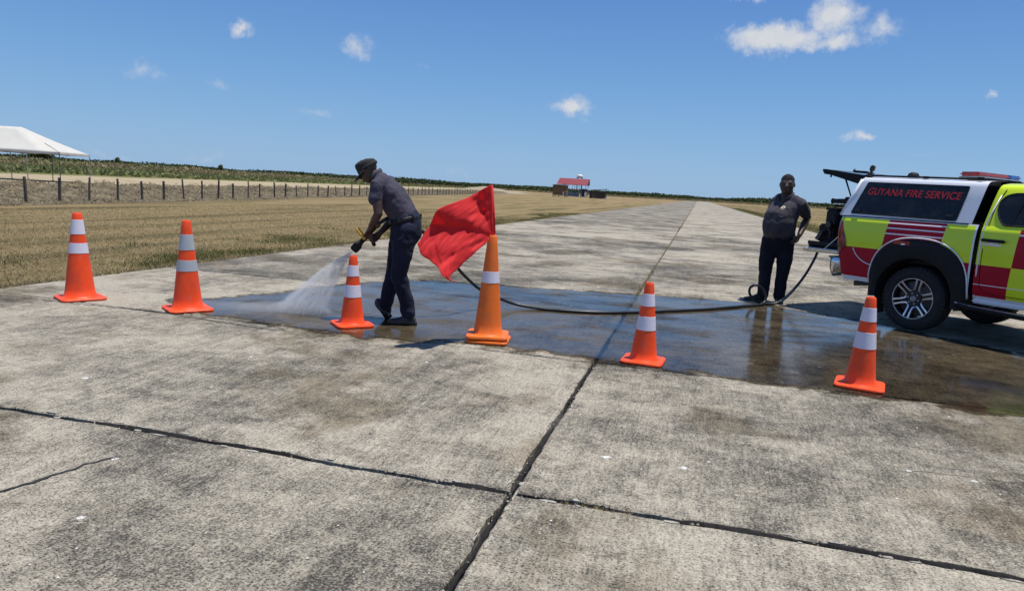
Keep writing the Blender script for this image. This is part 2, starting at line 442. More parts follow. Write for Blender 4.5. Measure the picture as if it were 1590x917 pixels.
for _n in BANK.node_tree.nodes:
    if _n.type == 'BSDF_PRINCIPLED': _t.put(_n.inputs['Base Color'], _c)
    if _n.type == 'BSDF_TRANSLUCENT': _t.put(_n.inputs[0], _c)

# ------------------------------------------------------------------ ground, runway
g = MB(); S = 4000
g.add([(-S, -S, -.045), (S, -S, -.045), (S, S, -.045), (-S, S, -.045)], [(0, 1, 2, 3)])
struct(g.build('ground', FIELD), 'flat field of dry mown grass either side of the runway')

RX0, RXJ, RX1 = -7.25, -.71, 5.95
g = MB(); g.add([(RX0-.0, -140, -.030), (RX1, -140, -.030), (RX1, 470, -.030), (RX0, 470, -.030)], [(0, 1, 2, 3)])
runway = struct(g.build('runway', FILLER), 'old concrete runway running straight to the horizon')
ROW0, ROWP = 2.93, 2.63
def jag(p, amp, seed):
    """chipped edge offset along a slab side"""
    a = mnoise.noise(Vector((p*2.2, seed, .3)))*amp*1.2 + mnoise.noise(Vector((p*9.0, seed, 4.1)))*amp*.7 + mnoise.noise(Vector((p*23.0, seed, 2.1)))*amp*.4
    c = mnoise.noise(Vector((p*1.3, seed, 9.7)))
    if c > .22: a += (c-.22)*amp*9*(.6+.4*mnoise.noise(Vector((p*22, seed, 1.))))      # spalls
    return a
slabs = []
for k in range(-3, 10):
    for side in (0, 1):
        x0, x1 = ((RX0, RXJ-.013), (RXJ+.013, RX1))[side]
        y0 = ROW0+ROWP*k; y1 = y0+ROWP
        near = k < 4
        st = .03 if k in (-1, 0) else (.06 if near else .25)
        hw = .012 if k <= 1 else .010
        def yj(x, kk):       # the joint itself wanders a little
            return ROW0+ROWP*kk + .035*mnoise.noise(Vector((x*.5, kk*3.1, 0))) + (.0 if kk != 0 else -.012*abs(x+.7))
        st = .045 if k in (-1, 0) else (.09 if near else .3)
        n = int((x1-x0)/st); m_ = int(ROWP/st); am = (.019 if k in (-1, 0) else .013) if near else .008; dz = rnd.uniform(-.0015, .0015)
        ix = [0, .009/(x1-x0)]+[i/n for i in range(1, n)]+[1-.009/(x1-x0), 1]; iy = [0, .009/ROWP]+[i/m_ for i in range(1, m_)]+[1-.009/ROWP, 1]
        rows = []
        for b_, v in enumerate(iy):
            r_ = []
            for a_, u in enumerate(ix):
                x = x0+(x1-x0)*u; lo, hi = yj(x, k)+hw+abs(jag(x, am, k*7+side*3+1)), yj(x, k+1)-hw-abs(jag(x, am, k*7+side*3+44))
                y = lo+(hi-lo)*v
                xa, xb = x0+abs(jag(y, am, side*5+9)), x1-abs(jag(y, am, side*5+2))
                x = xa+(xb-xa)*u
                edge = a_ in (0, len(ix)-1) or b_ in (0, len(iy)-1)
                r_.append((x, y, dz-(.007 if edge else 0)))
            rows.append(r_)
        s = MB(); s.grid(rows)
        bd = rows[0][:-1]+[r_[-1] for r_ in rows[:-1]]+rows[-1][:0:-1]+[r_[0] for r_ in rows[:0:-1]]
        nb = len(bd); s.add([tuple(p) for p in bd]+[(p[0], p[1], -.045) for p in bd], [(i, (i+1) % nb, nb+(i+1) % nb, nb+i) for i in range(nb)])
        slabs.append(s.build('slab', CONCRETE, runway))
YF = ROW0+ROWP*10
for (ya, yb) in ((YF, 470), (-140, ROW0-3*ROWP)):
    for (xa, xb) in ((RX0, RXJ-.035), (RXJ+.035, RX1)):
        s = MB()
        for j in range(60 if ya == YF else 1):
            if ya == YF: y0 = ya+j*ROWP; y1 = y0+ROWP-.03 if j < 59 else yb
            else: y0, y1 = ya, yb-.03
            s.box(((xa+xb)/2, (y0+y1)/2, -.02), (xb-xa, y1-y0, .04))
        o = s.build('distant_slabs', CONCRETE, runway); o['kind'] = 'stuff'
# wandering cracks and old saw lines
CRACK = mat('crack_dirt', (.030, .028, .025), .95, var=.4, vscale=20)
for pts, w in (([(-2.85, 1.90), (-2.72, 2.10), (-2.67, 2.24), (-2.64, 2.42), (-2.56, 2.62)], .010),
               ([(-6.9, 5.42), (-6.0, 5.46), (-5.0, 5.50), (-4.0, 5.38), (-3.3, 5.34)], .010), ([(1.0, 3.9), (1.6, 4.02), (2.3, 3.9)], .003),
               ([(-2.6, 7.5), (-1.6, 7.62), (-.8, 7.7)], .008), ([(-.6, 6.9), (.5, 7.1), (1.5, 7.9), (2.1, 8.6)], .005),
               ([(-3.0, 12.4), (-2.2, 12.0), (-1.2, 12.2)], .018), ([(.2, 13.4), (1.0, 13.1), (2.2, 13.5), (3.5, 13.2)], .018), ([(2.0, 19.5), (2.3, 24), (2.9, 28.)], .07)):
    P = catmull([(x, y, 0) for x, y in pts], 24); L = []; Rr = []
    for i, p in enumerate(P):
        t = (P[min(i+1, len(P)-1)]-P[max(i-1, 0)]).normalized(); nn = Vector((-t.y, t.x, 0))
        q = p+nn*(.03*mnoise.noise(p*5)+.018*mnoise.noise(p*19)); ww = w*(.5+.8*abs(mnoise.noise(p*11)))*min(1, 5*min(i, len(P)-1-i)/len(P)+.15)
        L.append(q+nn*ww+Vector((0, 0, .0038))); Rr.append(q-nn*ww+Vector((0, 0, .0038)))
    s = MB(); s.grid([L, Rr]); s.build('crack', CRACK, runway)
# lumps of bitumen squeezed out of the near cross joint
BIT = mat('bitumen_seal', (.022, .021, .020), .9, var=.5, spec=.15, vscale=15, bump=.6, bscale=50)
for (xa, xb, wmax) in ((-3.1, -2.35, .042), (-2.35, -1.75, .014), (.02, .55, .042), (.55, 1.45, .022), (1.45, 2.3, .028), (-1.0, -.75, .03)):
    n = int((xb-xa)/.02); rows = [[], [], [], [], []]
    for i in range(n+1):
        x = xa+(xb-xa)*i/n; e = min(1, 6*min(i, n-i)/n)
        yc = ROW0+.035*mnoise.noise(Vector((x*.5, 0, 0)))-.012*abs(x+.7)+.008*mnoise.noise(Vector((x*6, 2, 0)))
        w = wmax*e*(.30+.8*abs(mnoise.noise(Vector((x*5, 7, 0))))+.5*abs(mnoise.noise(Vector((x*17, 3, 0)))))+.003; yc += .009*mnoise.noise(Vector((x*13, 8, 0)))
        for r, (a, z) in enumerate(((-1, -.012), (-.6, .003), (0, .0075), (.6, .004), (1, -.012))): rows[r].append((x, yc+a*w, z-(1-e)*.01))
    s = MB(); s.grid(rows); s.build('bitumen_seal', BIT, runway, smooth=True)
# and along the lengthwise joint
for (ya, yb, wmax) in ((1.2, 2.9, .014), (2.95, 3.9, .018), (4.2, 5.5, .015), (5.6, 7.9, .018)):
    n = int((yb-ya)/.03); rows = [[], [], [], [], []]
    for i in range(n+1):
        y = ya+(yb-ya)*i/n; e = min(1, 6*min(i, n-i)/n)
        xc = RXJ+.010*mnoise.noise(Vector((y*4, 5, 0))); w = wmax*e*(.35+.8*abs(mnoise.noise(Vector((y*5, 1, 0))))+.5*abs(mnoise.noise(Vector((y*19, 3, 0)))))+.002
        for r, (a, z) in enumerate(((-1, -.012), (-.6, .0), (0, .004), (.6, .0), (1, -.012))): rows[r].append((xc+a*w, y, z-(1-e)*.01))
    s = MB(); s.grid(rows); s.build('bitumen_seal', BIT, runway, smooth=True)

# freshly spalled, paler chips along the joints
SPALL = mat('fresh_concrete', (.40, .365, .30), .95, var=.25, vscale=40, bump=.8, bscale=150, spec=.1)
for k in range(46):
    if k < 30: x = rnd.uniform(-3.4, 2.6); y = ROW0+.035*mnoise.noise(Vector((x*.5, 0, 0)))-.012*abs(x+.7)+rnd.choice((-1, 1))*rnd.uniform(.020, .036); ang = 0
    else: y = rnd.uniform(1.6, 5.4); x = RXJ+rnd.choice((-1, 1))*rnd.uniform(.022, .036); ang = math.pi/2
    n_ = 11; L_ = rnd.uniform(.012, .060); w_ = rnd.uniform(.005, .013); P = []
    for i in range(n_):
        a = 2*math.pi*i/n_; r_ = rnd.uniform(.6, 1.15); q = rotz(ang) @ Vector((math.cos(a)*L_*r_, math.sin(a)*w_*r_, 0)); P.append((x+q.x, y+q.y, .0035))
    s = MB(); s.add(P+[(p[0], p[1], -.006) for p in P], [tuple(range(n_))]+[(i, (i+1) % n_, n_+(i+1) % n_, n_+i) for i in range(n_)]); s.build('chipped_edge', SPALL, runway)

# ------------------------------------------------------------------ scattered vegetation (stuff)
def blades(name, P, h, w, lean, matl, label, cat, n_seg=1, parent=None):
    """one triangle blade per point"""
    n = len(P); a = nrg.uniform(0, 2*np.pi, n); hh = h*nrg.uniform(.4, 1.3, n); ww = w*nrg.uniform(.6, 1.4, n)
    d = nrg.uniform(0, 2*np.pi, n); ln = lean*nrg.uniform(.2, 1.4, n)
    A = P+np.c_[np.cos(a)*ww, np.sin(a)*ww, np.zeros(n)]; B = P-np.c_[np.cos(a)*ww, np.sin(a)*ww, np.zeros(n)]
    C = P+np.c_[np.cos(d)*ln, np.sin(d)*ln, hh]
    V = np.stack([A, B, C], 1).reshape(-1, 3); F = np.arange(3*n).reshape(-1, 3)
    o = raw_mesh(name, V, F, matl, parent); tag(o, label, cat, kind='stuff'); return o
def cards(name, C, size, matl, label, cat, parent=None, flat=.5, kind='stuff', asp=.5):
    """leaf cards: one small rhombus per centre, random tilt"""
    n = len(C); u = nrg.normal(size=(n, 3)); u /= np.linalg.norm(u, axis=1)[:, None]
    v = np.cross(u, nrg.normal(size=(n, 3))); v /= np.linalg.norm(v, axis=1)[:, None]
    s = (size*nrg.uniform(.5, 1.4, n))[:, None]
    V = np.stack([C-u*s, C-v*s*asp, C+u*s, C+v*s*asp], 1).reshape(-1, 3); F = np.arange(4*n).reshape(-1, 4)
    o = raw_mesh(name, V, F, matl, parent)
    if kind: tag(o, label, cat, kind=kind)
    return o
def fence_x(y): return -18.6-.18*y
# clipped straw on the near field, thinning with distance
def near_pts(n, ymin, ymax, xmin, xmax, power=1.6):
    y = ymin+(ymax-ymin)*nrg.uniform(0, 1, n)**power; x = xmax-(xmax-xmin)*nrg.uniform(0, 1, n)**1.35
    return np.c_[x, y, np.full(n, -.045)]
P = near_pts(90000, 3.5, 34, -20, RX0+.02); P = P[P[:, 0] > fence_x(P[:, 1])-.5]
blades('mown_straw', P, .040, .006, .05, STRAW, 'clipped straw lying over the mown field left of the runway', 'straw')
# green tufts follow the runway edge
t = nrg.uniform(0, 1, 700); cy = 4+44*t**1.6; cx = RX0-.25-np.abs(nrg.normal(0, 1.0, 700))
sel = np.array([mnoise.noise(Vector((x*.5, y*.35, 2))) > -.05 for x, y in zip(cx, cy)])
cx, cy = cx[sel], cy[sel]; ctr = np.repeat(np.c_[cx, cy], 55, 0)
P = np.c_[ctr+nrg.normal(0, .16, ctr.shape), np.full(len(ctr), -.045)]; P = P[P[:, 0] < RX0-.03]
blades('green_tufts', P, .065, .006, .04, GREENGRASS, 'low green grass tufts along the left runway edge', 'grass')
# ragged dry fringe creeping over the slab edge, both sides
n = 16000; y = 3+75*nrg.uniform(0, 1, n)**2; x = RX0+.07*np.array([mnoise.noise(Vector((v*1.7, 3, 0)))+.6*mnoise.noise(Vector((v*6, 1, 0))) for v in y])-np.abs(nrg.normal(0, .10, n))
y2 = 14+110*nrg.uniform(0, 1, 12000)**1.5; x2 = RX1+np.abs(nrg.normal(0, .5, 12000))
blades('edge_fringe', np.r_[np.c_[x, y, np.where(x > RX0, .0, -.045)], np.c_[x2, y2, np.full(12000, -.045)]], .07, .007, .06, STRAW, 'dry grass fringe against the runway edges', 'grass')
# dry grass rooted in the lengthwise joint beyond the hose
y = np.r_[nrg.uniform(8.6, 12.5, 900), nrg.uniform(12.5, 40, 900)]; n = len(y)
keep = np.array([mnoise.noise(Vector((v*1.3, 0, 5))) > -.15 for v in y]); y = y[keep]; n = len(y)
blades('joint_grass', np.c_[RXJ+nrg.normal(0, .018, n), y, np.full(n, -.028)], .050, .005, .05, STRAW, 'dry grass sprouting from the long joint beyond the hose', 'grass')
y = np.r_[nrg.uniform(2.94, 2.97, 30)]
blades('joint_weed', np.c_[nrg.uniform(-.5, -.15, 160), 2.925+nrg.normal(0, .012, 160), np.full(160, -.028)], .030, .004, .035, STRAW, 'straw caught in the near cross joint', 'grass')
# loose grit
n = 1500; r = .0035*nrg.uniform(.4, 1.8, n)
base = np.array([(1, 0, 0), (0, 1, 0), (-1, 0, 0), (0, -1, 0), (0, 0, .8)]); jit = nrg.uniform(.6, 1.3, (n, 5, 1))
C = np.c_[nrg.uniform(-4.5, 3.2, n), 1.6+7*nrg.uniform(0, 1, n)**1.6, np.full(n, .001)]
V = (C[:, None]+base[None]*r[:, None, None]*jit).reshape(-1, 3); F = (np.array([(0, 1, 4), (1, 2, 4), (2, 3, 4), (3, 0, 4)])[None]+5*np.arange(n)[:, None, None]).reshape(-1, 3)
nj = 230; xj = nrg.uniform(-3.4, 2.7, nj); yj_ = np.array([ROW0+.035*mnoise.noise(Vector((v*.5, 0, 0)))-.012*abs(v+.7) for v in xj])+nrg.normal(0, .035, nj)
nk = 150; yk = nrg.uniform(1.5, 6.0, nk); xk = RXJ+nrg.normal(0, .032, nk)
Cj = np.r_[np.c_[xj, yj_, np.full(nj, .0)], np.c_[xk, yk, np.full(nk, .0)]]; rj = .0050*nrg.uniform(.2, 1.0, len(Cj))**1.5*2
Vj = (Cj[:, None]+base[None]*rj[:, None, None]*nrg.uniform(.6, 1.3, (len(Cj), 5, 1))).reshape(-1, 3); Fj = (np.array([(0, 1, 4), (1, 2, 4), (2, 3, 4), (3, 0, 4)])[None]+5*np.arange(len(Cj))[:, None, None]).reshape(-1, 3)
tag(raw_mesh('joint_debris', Vj, Fj, leaf_mat('joint_crumbs', (.025, .023, .020), (.34, .30, .24), transl=0.0)), 'crumbs of bitumen and concrete lying along the near joints', 'debris', kind='stuff')
GRIT = leaf_mat('grit', (.10, .095, .085), (.70, .68, .63), transl=0.0)
tag(raw_mesh('loose_grit', V, F, GRIT), 'pale loose grit scattered over the near concrete', 'grit', kind='stuff')

# ------------------------------------------------------------------ spoil bank behind the fence
us = np.r_[np.linspace(-.6, 8.5, 34)]; ys = -8+210*np.linspace(0, 1, 460)**1.6
rows = []
dirn = Vector((-.18, 1, 0)).normalized(); nor = Vector((-1, -.18, 0)).normalized()
for y in ys:
    r_ = []
    for i, u in enumerate(us):
        a = math.sin(math.pi*min(1, max(0, (u+.6)/9.1)))**1.5
        nz = mnoise.noise(Vector((u*.8, y*.5, 0)))*.5+mnoise.noise(Vector((u*2.3, y*1.9, 3)))*.4
        z = -.06+.44*a**.8*(1+1.15*nz)+.02
        q = Vector((fence_x(y), y, 0))+nor*u; r_.append((q.x, q.y, z))
    rows.append(r_)
m, T, b = bsdf('bank_earth')
pos = T.n('ShaderNodeNewGeometry').outputs['Position']
c = T.ramp(T.m('ADD', T.m('MULTIPLY', T.noise(pos, 2.2, 5, .7), .5), T.m('MULTIPLY', T.noise(pos, 14, 4, .7), .5)), [(.36, (.030, .024, .014)), (.5, (.125, .098, .055)), (.66, (.30, .235, .13))])
T.put(b.inputs['Base Color'], c); b.inputs['Roughness'].default_value = .95
gb = MB(); gb.grid(rows); bank = struct(gb.build('spoil_bank', m, smooth=True), 'low rough bank of cut vegetation behind the fence posts')
n = 110000; yy = 4+159*nrg.uniform(0, 1, n)**2.0; uu = nrg.uniform(-.9, 8.6, n)
aa = np.sin(np.pi*np.clip((uu+.6)/9.1, 0, 1))**1.5
nz = np.array([mnoise.noise(Vector((a*.8, b_*.5, 0)))*.5+mnoise.noise(Vector((a*2.3, b_*1.9, 3)))*.4 for a, b_ in zip(uu, yy)])
zz = -.05+.44*aa**.8*(1+1.15*nz)+.05
keep = nrg.uniform(0, 1, n) < np.clip(.55+1.4*nz, .12, 1)
C = np.c_[fence_x(yy)+nor.x*uu, yy+nor.y*uu, zz][keep]
cards('bank_litter', C, .075, BANK, 'tangle of cut stalks and clods covering the bank', 'cut vegetation', asp=.14)
n = 9000; yy = 13+120*nrg.uniform(0, 1, n)**2; uu = nrg.uniform(1.5, 7, n)
nz = np.array([mnoise.noise(Vector((a*.35, b_*.22, 8))) for a, b_ in zip(uu, yy)]); keep = nz > .22
C = np.c_[fence_x(yy)+nor.x*uu, yy+nor.y*uu, .25+.2*nrg.uniform(0, 1, n)][keep]
cards('bank_weeds', C, .09, CROP, 'green weeds growing on the bank', 'weeds', asp=.35)

# green and tan fields beyond the sandy track, as low plants
def strip(name, n, u0, u1, y0, y1, hgt, size, matl, label, cat, thr=-1, sc=.05, asp=.4):
    yy = y0+(y1-y0)*nrg.uniform(0, 1, n)**1.4; uu = nrg.uniform(u0, u1, n)
    nz = np.array([mnoise.noise(Vector((a*sc, b_*sc, 8))) for a, b_ in zip(uu, yy)]); k = nz > thr
    C = np.c_[fence_x(yy)+nor.x*uu, yy+nor.y*uu, hgt*nrg.uniform(0, 1, n)*(1+nz)][k]
    cards(name, C, size, matl, label, cat, asp=asp)
strip('green_crop', 60000, 46, 112, 5, 330, .55, .40, CROP, 'low green crop beyond the sandy track on the left', 'crop', -.18)
strip('crop_bushes', 4000, 50, 110, 10, 300, .8, .3, SCRUB, 'darker bushes dotted through the green crop', 'bushes', .33, .12)
strip('tan_field', 60000, 105, 190, 0, 420, 1.75, .55, TAN, 'tall tan stubble field behind the green crop', 'stubble')
strip('tan_field_weeds', 26000, 105, 190, 0, 420, 1.7, .5, CROP, 'green patches in the tan stubble', 'weeds', .1, .04)
# far scrub line that closes the view
path = [(-420, 60), (-400, 240), (-330, 380), (-230, 440), (-120, 462), (-50, 478), (10, 484), (60, 440), (120, 380), (210, 330), (330, 280), (420, 120)]
PP = catmull([(x, y, 0) for x, y in path], 40); L = [0.]
for a, b_ in zip(PP, PP[1:]): L.append(L[-1]+(b_-a).length)
n = 110000; s_ = nrg.uniform(0, L[-1], n)
idx = np.searchsorted(L, s_)-1; idx = np.clip(idx, 0, len(PP)-2)
arr = np.array([tuple(p) for p in PP]); tt = (s_-np.array(L)[idx])/np.maximum(1e-6, np.array(L)[idx+1]-np.array(L)[idx])
C = arr[idx]+(arr[idx+1]-arr[idx])*tt[:, None]
hh = np.array([3.0+1.5*mnoise.noise(Vector((v*.025, 1, 0)))+1.0*mnoise.noise(Vector((v*.12, 5, 0)))+.6*mnoise.noise(Vector((v*.5, 9, 0))) for v in s_])
hh *= np.interp(C[:, 0], [-420, -250, -60, 20, 150], [1.55, 1.35, 1.1, 1.0, 1.15])
C[:, 2] = hh*nrg.uniform(0, 1, n)**.8; C[:, :2] += nrg.normal(0, 4.0, (n, 2))
cards('far_scrub', C, .62, SCRUB, 'dark green line of scrub and trees along the horizon', 'woodland', asp=.6)
# paler reeds at the foot of it, and low growth on the right-hand side
n = 30000; s_ = nrg.uniform(0, L[-1], n); idx = np.clip(np.searchsorted(L, s_)-1, 0, len(PP)-2)
tt = (s_-np.array(L)[idx])/np.maximum(1e-6, np.array(L)[idx+1]-np.array(L)[idx]); C = arr[idx]+(arr[idx+1]-arr[idx])*tt[:, None]
C[:, :2] *= .955; C[:, :2] += nrg.normal(0, 4, (n, 2)); C[:, 2] = 1.1*nrg.uniform(0, 1, n)
cards('far_reeds', C, .5, TAN, 'pale reeds at the foot of the far scrub', 'reeds', asp=.3)
n = 26000; y = 15+230*nrg.uniform(0, 1, n)**1.3; x = RX1+.3+60*nrg.uniform(0, 1, n)**1.5
blades('right_verge_straw', np.c_[x, y, np.full(n, -.045)], .10, .02, .10, STRAW, 'dry grass on the verge right of the runway', 'grass')
n = 9000; y = 20+120*nrg.uniform(0, 1, n); x = RX1+.1+2.2*nrg.uniform(0, 1, n)
blades('right_verge_green', np.c_[x, y, np.full(n, -.045)], .10, .02, .08, GREENGRASS, 'strip of green grass edging the runway on the right', 'grass')

# individual trees that stand out of the horizon line
BARK = mat('bark', (.09, .07, .05), .9, var=.3, bump=.5)
def tree(x, y, h, wid, label, flat=.6, n=1500):
    t = thing('tree', (x, y, -.05), label, 'tree', group='trees standing out of the horizon')
    m = MB(); m.tube([(0, 0, 0), (.05, .02, h*.3), (.0, .05, h*.62)], [h*.035, h*.028, h*.016], 8)
    for k in range(6):
        a = k*1.05+rnd.random(); m.tube([(0, 0, h*(.32+.04*k)), (math.cos(a)*wid*.2, math.sin(a)*wid*.2, h*.62), (math.cos(a)*wid*.36, math.sin(a)*wid*.36, h*.74)], [h*.018, h*.012, h*.005], 6)
    m.build('trunk', BARK, t, smooth=True)
    cen = [(math.cos(a)*wid*.30*rr, math.sin(a)*wid*.30*rr, h*zz) for a, rr, zz in [(rnd.uniform(0, 6.28), rnd.uniform(.1, 1.15), rnd.uniform(.55, .90)) for _ in range(16)]]
    ci = nrg.integers(0, len(cen), n); C = np.array(cen)[ci]+nrg.normal(0, 1, (n, 3))*np.array([wid*.10, wid*.10, h*.065*flat/.6])
    cards('crown', C, max(.10, h*.045), SCRUB, None, None, parent=t, kind=None, asp=.55)
tree(-196, 170, 6.2, 10.5, 'broad dark tree on the horizon behind the end of the white tent', n=3200)
tree(-224, 196, 5.4, 7.0, 'dark tree seen under the middle of the white tent', n=2000)
tree(-236, 240, 5.0, 2.6, 'small upright tree on the horizon just right of the tent', n=900)
tree(-232, 300, 5.0, 3.2, 'lone small tree on the horizon above the mid fence posts', n=900)
tree(-214, 345, 4.4, 3.0, 'small round tree on the horizon left of the bending man', n=800)

# ------------------------------------------------------------------ fence
WOOD = mat('weathered_post_wood', (.085, .070, .058), .9, var=.4, vscale=9, bump=.6, bscale=25)
WIRE = mat('rusty_wire', (.16, .12, .10), .6, metal=.6)
POST_Y = [15.4, 16.9, 18.43, 19.96, 21.48, 23.13, 24.72, 26.31, 27.89, 29.52, 31.09, 32.66, 34.42, 35.88, 37.92, 39.51, 41.34, 43.31, 45.2, 47.26, 49.11, 51.11, 52.91, 55.02, 57.09, 59.11, 61.25, 63.31, 65.26, 67.18, 69.07, 70.92, 73.02, 75.4, 77.94, 80.08, 81.95, 84.31, 86.8, 89.89, 91.75, 94.18, 96.48, 98.88, 101.4, 104.05, 106.51, 109.09, 111.79, 114.62, 117.6, 120.72, 124.01, 127.48]
fence = thing('post_fence', (fence_x(POST_Y[0]), POST_Y[0], 0), 'long row of weathered wooden fence posts between mown field and bank', 'fence')
pm = []
for k in range(4):
    m = MB(); w = .038+.005*k
    m.tube([(0, 0, -.25), (.004, 0, .3), (.01*(k-1.5), .006, .75), (.016*(k-1.5), .0, 1.0)], [w, w*1.02, w*.97, w*.93], 9)
    ob = m.build('post', WOOD, fence, smooth=True, angle=40); pm.append(ob.data)
    if k: bpy.data.objects.remove(ob)
    else: first = ob
tops = []
for i, y in enumerate(POST_Y):
    o = first if i == 0 else link('post', pm[i % 4], fence)
    o.location = (fence_x(y)-fence_x(POST_Y[0]), y-POST_Y[0], 0)
    o.scale = (1, 1, rnd.uniform(.80, .97)); o.rotation_euler = (R(rnd.uniform(-2.5, 2.5)), R(rnd.uniform(-3, 3)), rnd.uniform(0, 6.28))
for zz in (.45, .82):
    m = MB(); pts = []
    for i, y in enumerate(POST_Y[:40]):
        pts.append((fence_x(y)-fence_x(POST_Y[0])+.06, y-POST_Y[0], zz+rnd.uniform(-.03, .03)))
    m.tube(pts, .0018, 5); m.build('wire', WIRE, fence)

# ------------------------------------------------------------------ marquee tent
CANVAS = mat('white_canvas', (.54, .52, .465), .75, var=.05, vscale=2, bump=.15, bscale=6)
STEEL = mat('grey_tent_pole', (.35, .36, .37), .45, metal=.5)
DARKPOLE = mat('dark_tent_pole', (.09, .09, .10), .5, metal=.3)
def cf(l, d): return Vector((l*r0.x-d*r0.y, l*r0.y+d*r0.x, 0))      # metres right / ahead of the viewpoint
tent = thing('frame_tent', cf(-36, 53), 'white hip-roofed marquee tent on thin poles at far left', 'tent')
T0 = cf(-36, 53)
NR, FR, NL, FL = cf(-33.6, 51), cf(-34.3, 55.7), cf(-49, 51), cf(-49, 55.7)
rA, rB = cf(-37.9, 53.3), cf(-45, 53.3)
ev, rg = 2.16, 3.92
def up(p, z): return Vector((p.x, p.y, z))-T0
def patch(m, a, b, c, d, n=10, sag=.09, mi=0):
    """roof panel between four corners, sagging a little"""
    rows = []
    for i in range(n+1):
        t = i/n; r_ = []
        for j in range(n+1):
            s_ = j/n; p = (a*(1-s_)+b*s_)*(1-t)+(d*(1-s_)+c*s_)*t
            p = p.copy(); p.z -= sag*math.sin(math.pi*t)*(.6+.4*math.sin(math.pi*s_))+.03*math.sin(math.pi*4*s_)**2*(1-t)
            r_.append(p)
        rows.append(r_)
    m.grid(rows, mi)
A = [up(p, ev) for p in (NR, FR, FL, NL)]; RA, RB = up(rA, rg), up(rB, rg)
def panel(a, b, c, d):
    m = MB(); patch(m, a, b, c, d); o = m.build('roof_panel', CANVAS, tent, smooth=True)
    md = o.modifiers.new('t', 'SOLIDIFY'); md.thickness = .012
panel(A[3], A[0], RA, RB); panel(A[0], A[1], RA+Vector((.0, .01, 0)), RA); panel(A[1], A[2], RB, RA); panel(A[2], A[3], RB, RB+Vector((0, .01, 0)))
m = MB()
for a, b in ((A[3], A[0]), (A[0], A[1]), (A[1], A[2]), (A[2], A[3])):
    n = 24; top = []; bot = []
    for i in range(n+1):
        p = a*(1-i/n)+b*(i/n); p = p+Vector((0, 0, -.03*math.sin(math.pi*4*i/n)**2)); top.append(p); bot.append(p+Vector((0, 0, -.13-.03*abs(math.sin(math.pi*i/2)))))
    m.grid([top, bot])
o = m.build('valance', CANVAS, tent); o.modifiers.new('t', 'SOLIDIFY').thickness = .01
for i, (l, d) in enumerate(((-33.6, 51), (-36.0, 51), (-39.4, 51), (-43.8, 51), (-49, 51), (-34.3, 55.7), (-37.3, 55.7), (-40.6, 55.7), (-45, 55.7), (-49, 55.7))):
    p = cf(l, d)-T0; m = MB(); m.tube([(p.x, p.y, -.05), (p.x, p.y, ev-.02)], .032, 8); m.lathe([(.10, -.045), (.10, -.03), (.035, -.02)], 10, (p.x, p.y, 0))
    m.build('pole', STEEL if i % 2 else DARKPOLE, tent, smooth=True, angle=40)
m = MB(); q = A[0]*.62+RA*.38
m.tube([A[0], A[0]*.8+RA*.2+Vector((0, 0, -.02)), q+Vector((0, 0, -.04))], .014, 6); m.build('hip_rope', DARKPOLE, tent)

# ------------------------------------------------------------------ sheds far down the runway
def box_planks(parent, o, w, d, z0, z1, n, matl, name='plank'):
    """four walls of upright boards; o = corner"""
    me = None
    for face in range(4):
        L = w if face % 2 == 0 else d; k = n if face % 2 == 0 else max(3, int(n*d/w)); pw = L/k
        for i in range(k):
            m = MB(); m.box((0, 0, 0), (pw*.93, .03, (z1-z0)*rnd.uniform(.97, 1.03)))
            ob = m.build(name, matl, parent); c = (i+.5)*pw
            ob.location = ((o[0]+c, o[1], (z0+z1)/2), (o[0]+w, o[1]+c, (z0+z1)/2), (o[0]+c, o[1]+d, (z0+z1)/2), (o[0], o[1]+c, (z0+z1)/2))[face]
            if face % 2: ob.rotation_euler = (0, 0, R(90))
PLANK = mat('brown_boards', (.19, .115, .052), .9, var=.45, vscale=1.6)
DPLANK = mat('dark_boards', (.065, .052, .045), .9, var=.35, vscale=1.5)
TIN = mat('grey_tin_roof', (.42, .43, .44), .5, metal=.4, var=.2)
RTIN = mat('red_tin_roof', (.22, .012, .024), .5, var=.15)
DTIN = mat('dark_tin_roof', (.07, .085, .10), .5, metal=.2)
CREAM = mat('pale_wall', (.62, .63, .62), .8)
shack = thing('wooden_shack', (-37.3, 180, 0), 'small brown board shack on stilts left of the red-roofed shelter', 'shack')
box_planks(shack, (0, 0), 3.5, 3.0, .45, 3.0, 9, PLANK)
for i, (x, y) in enumerate(((.15, .1), (1.7, .1), (3.3, .1), (.15, 2.8), (3.3, 2.8))):
    m = MB(); m.box((x, y, .2), (.18, .18, .55)); m.build('stilt', DPLANK, shack)
m = MB(); m.box((1.75, 1.5, 3.12), (4.1, 3.6, .07), M=roty(R(-2))); m.build('roof', TIN, shack)
m = MB(); m.box((1.4, .4, 3.28), (1.6, .9, .10), M=rotz(.2)); m.build('roof_sheet', mat('white_sheet', (.75, .75, .74), .6), shack)
m = MB(); m.box((2.9, -.02, .9), (.35, .5, .9), bevel=.04); m.build('steps', CREAM, shack)
pav = thing('open_shelter', (-43.2, 215, 0), 'red tin-roofed open shelter on posts behind the shack', 'shelter')
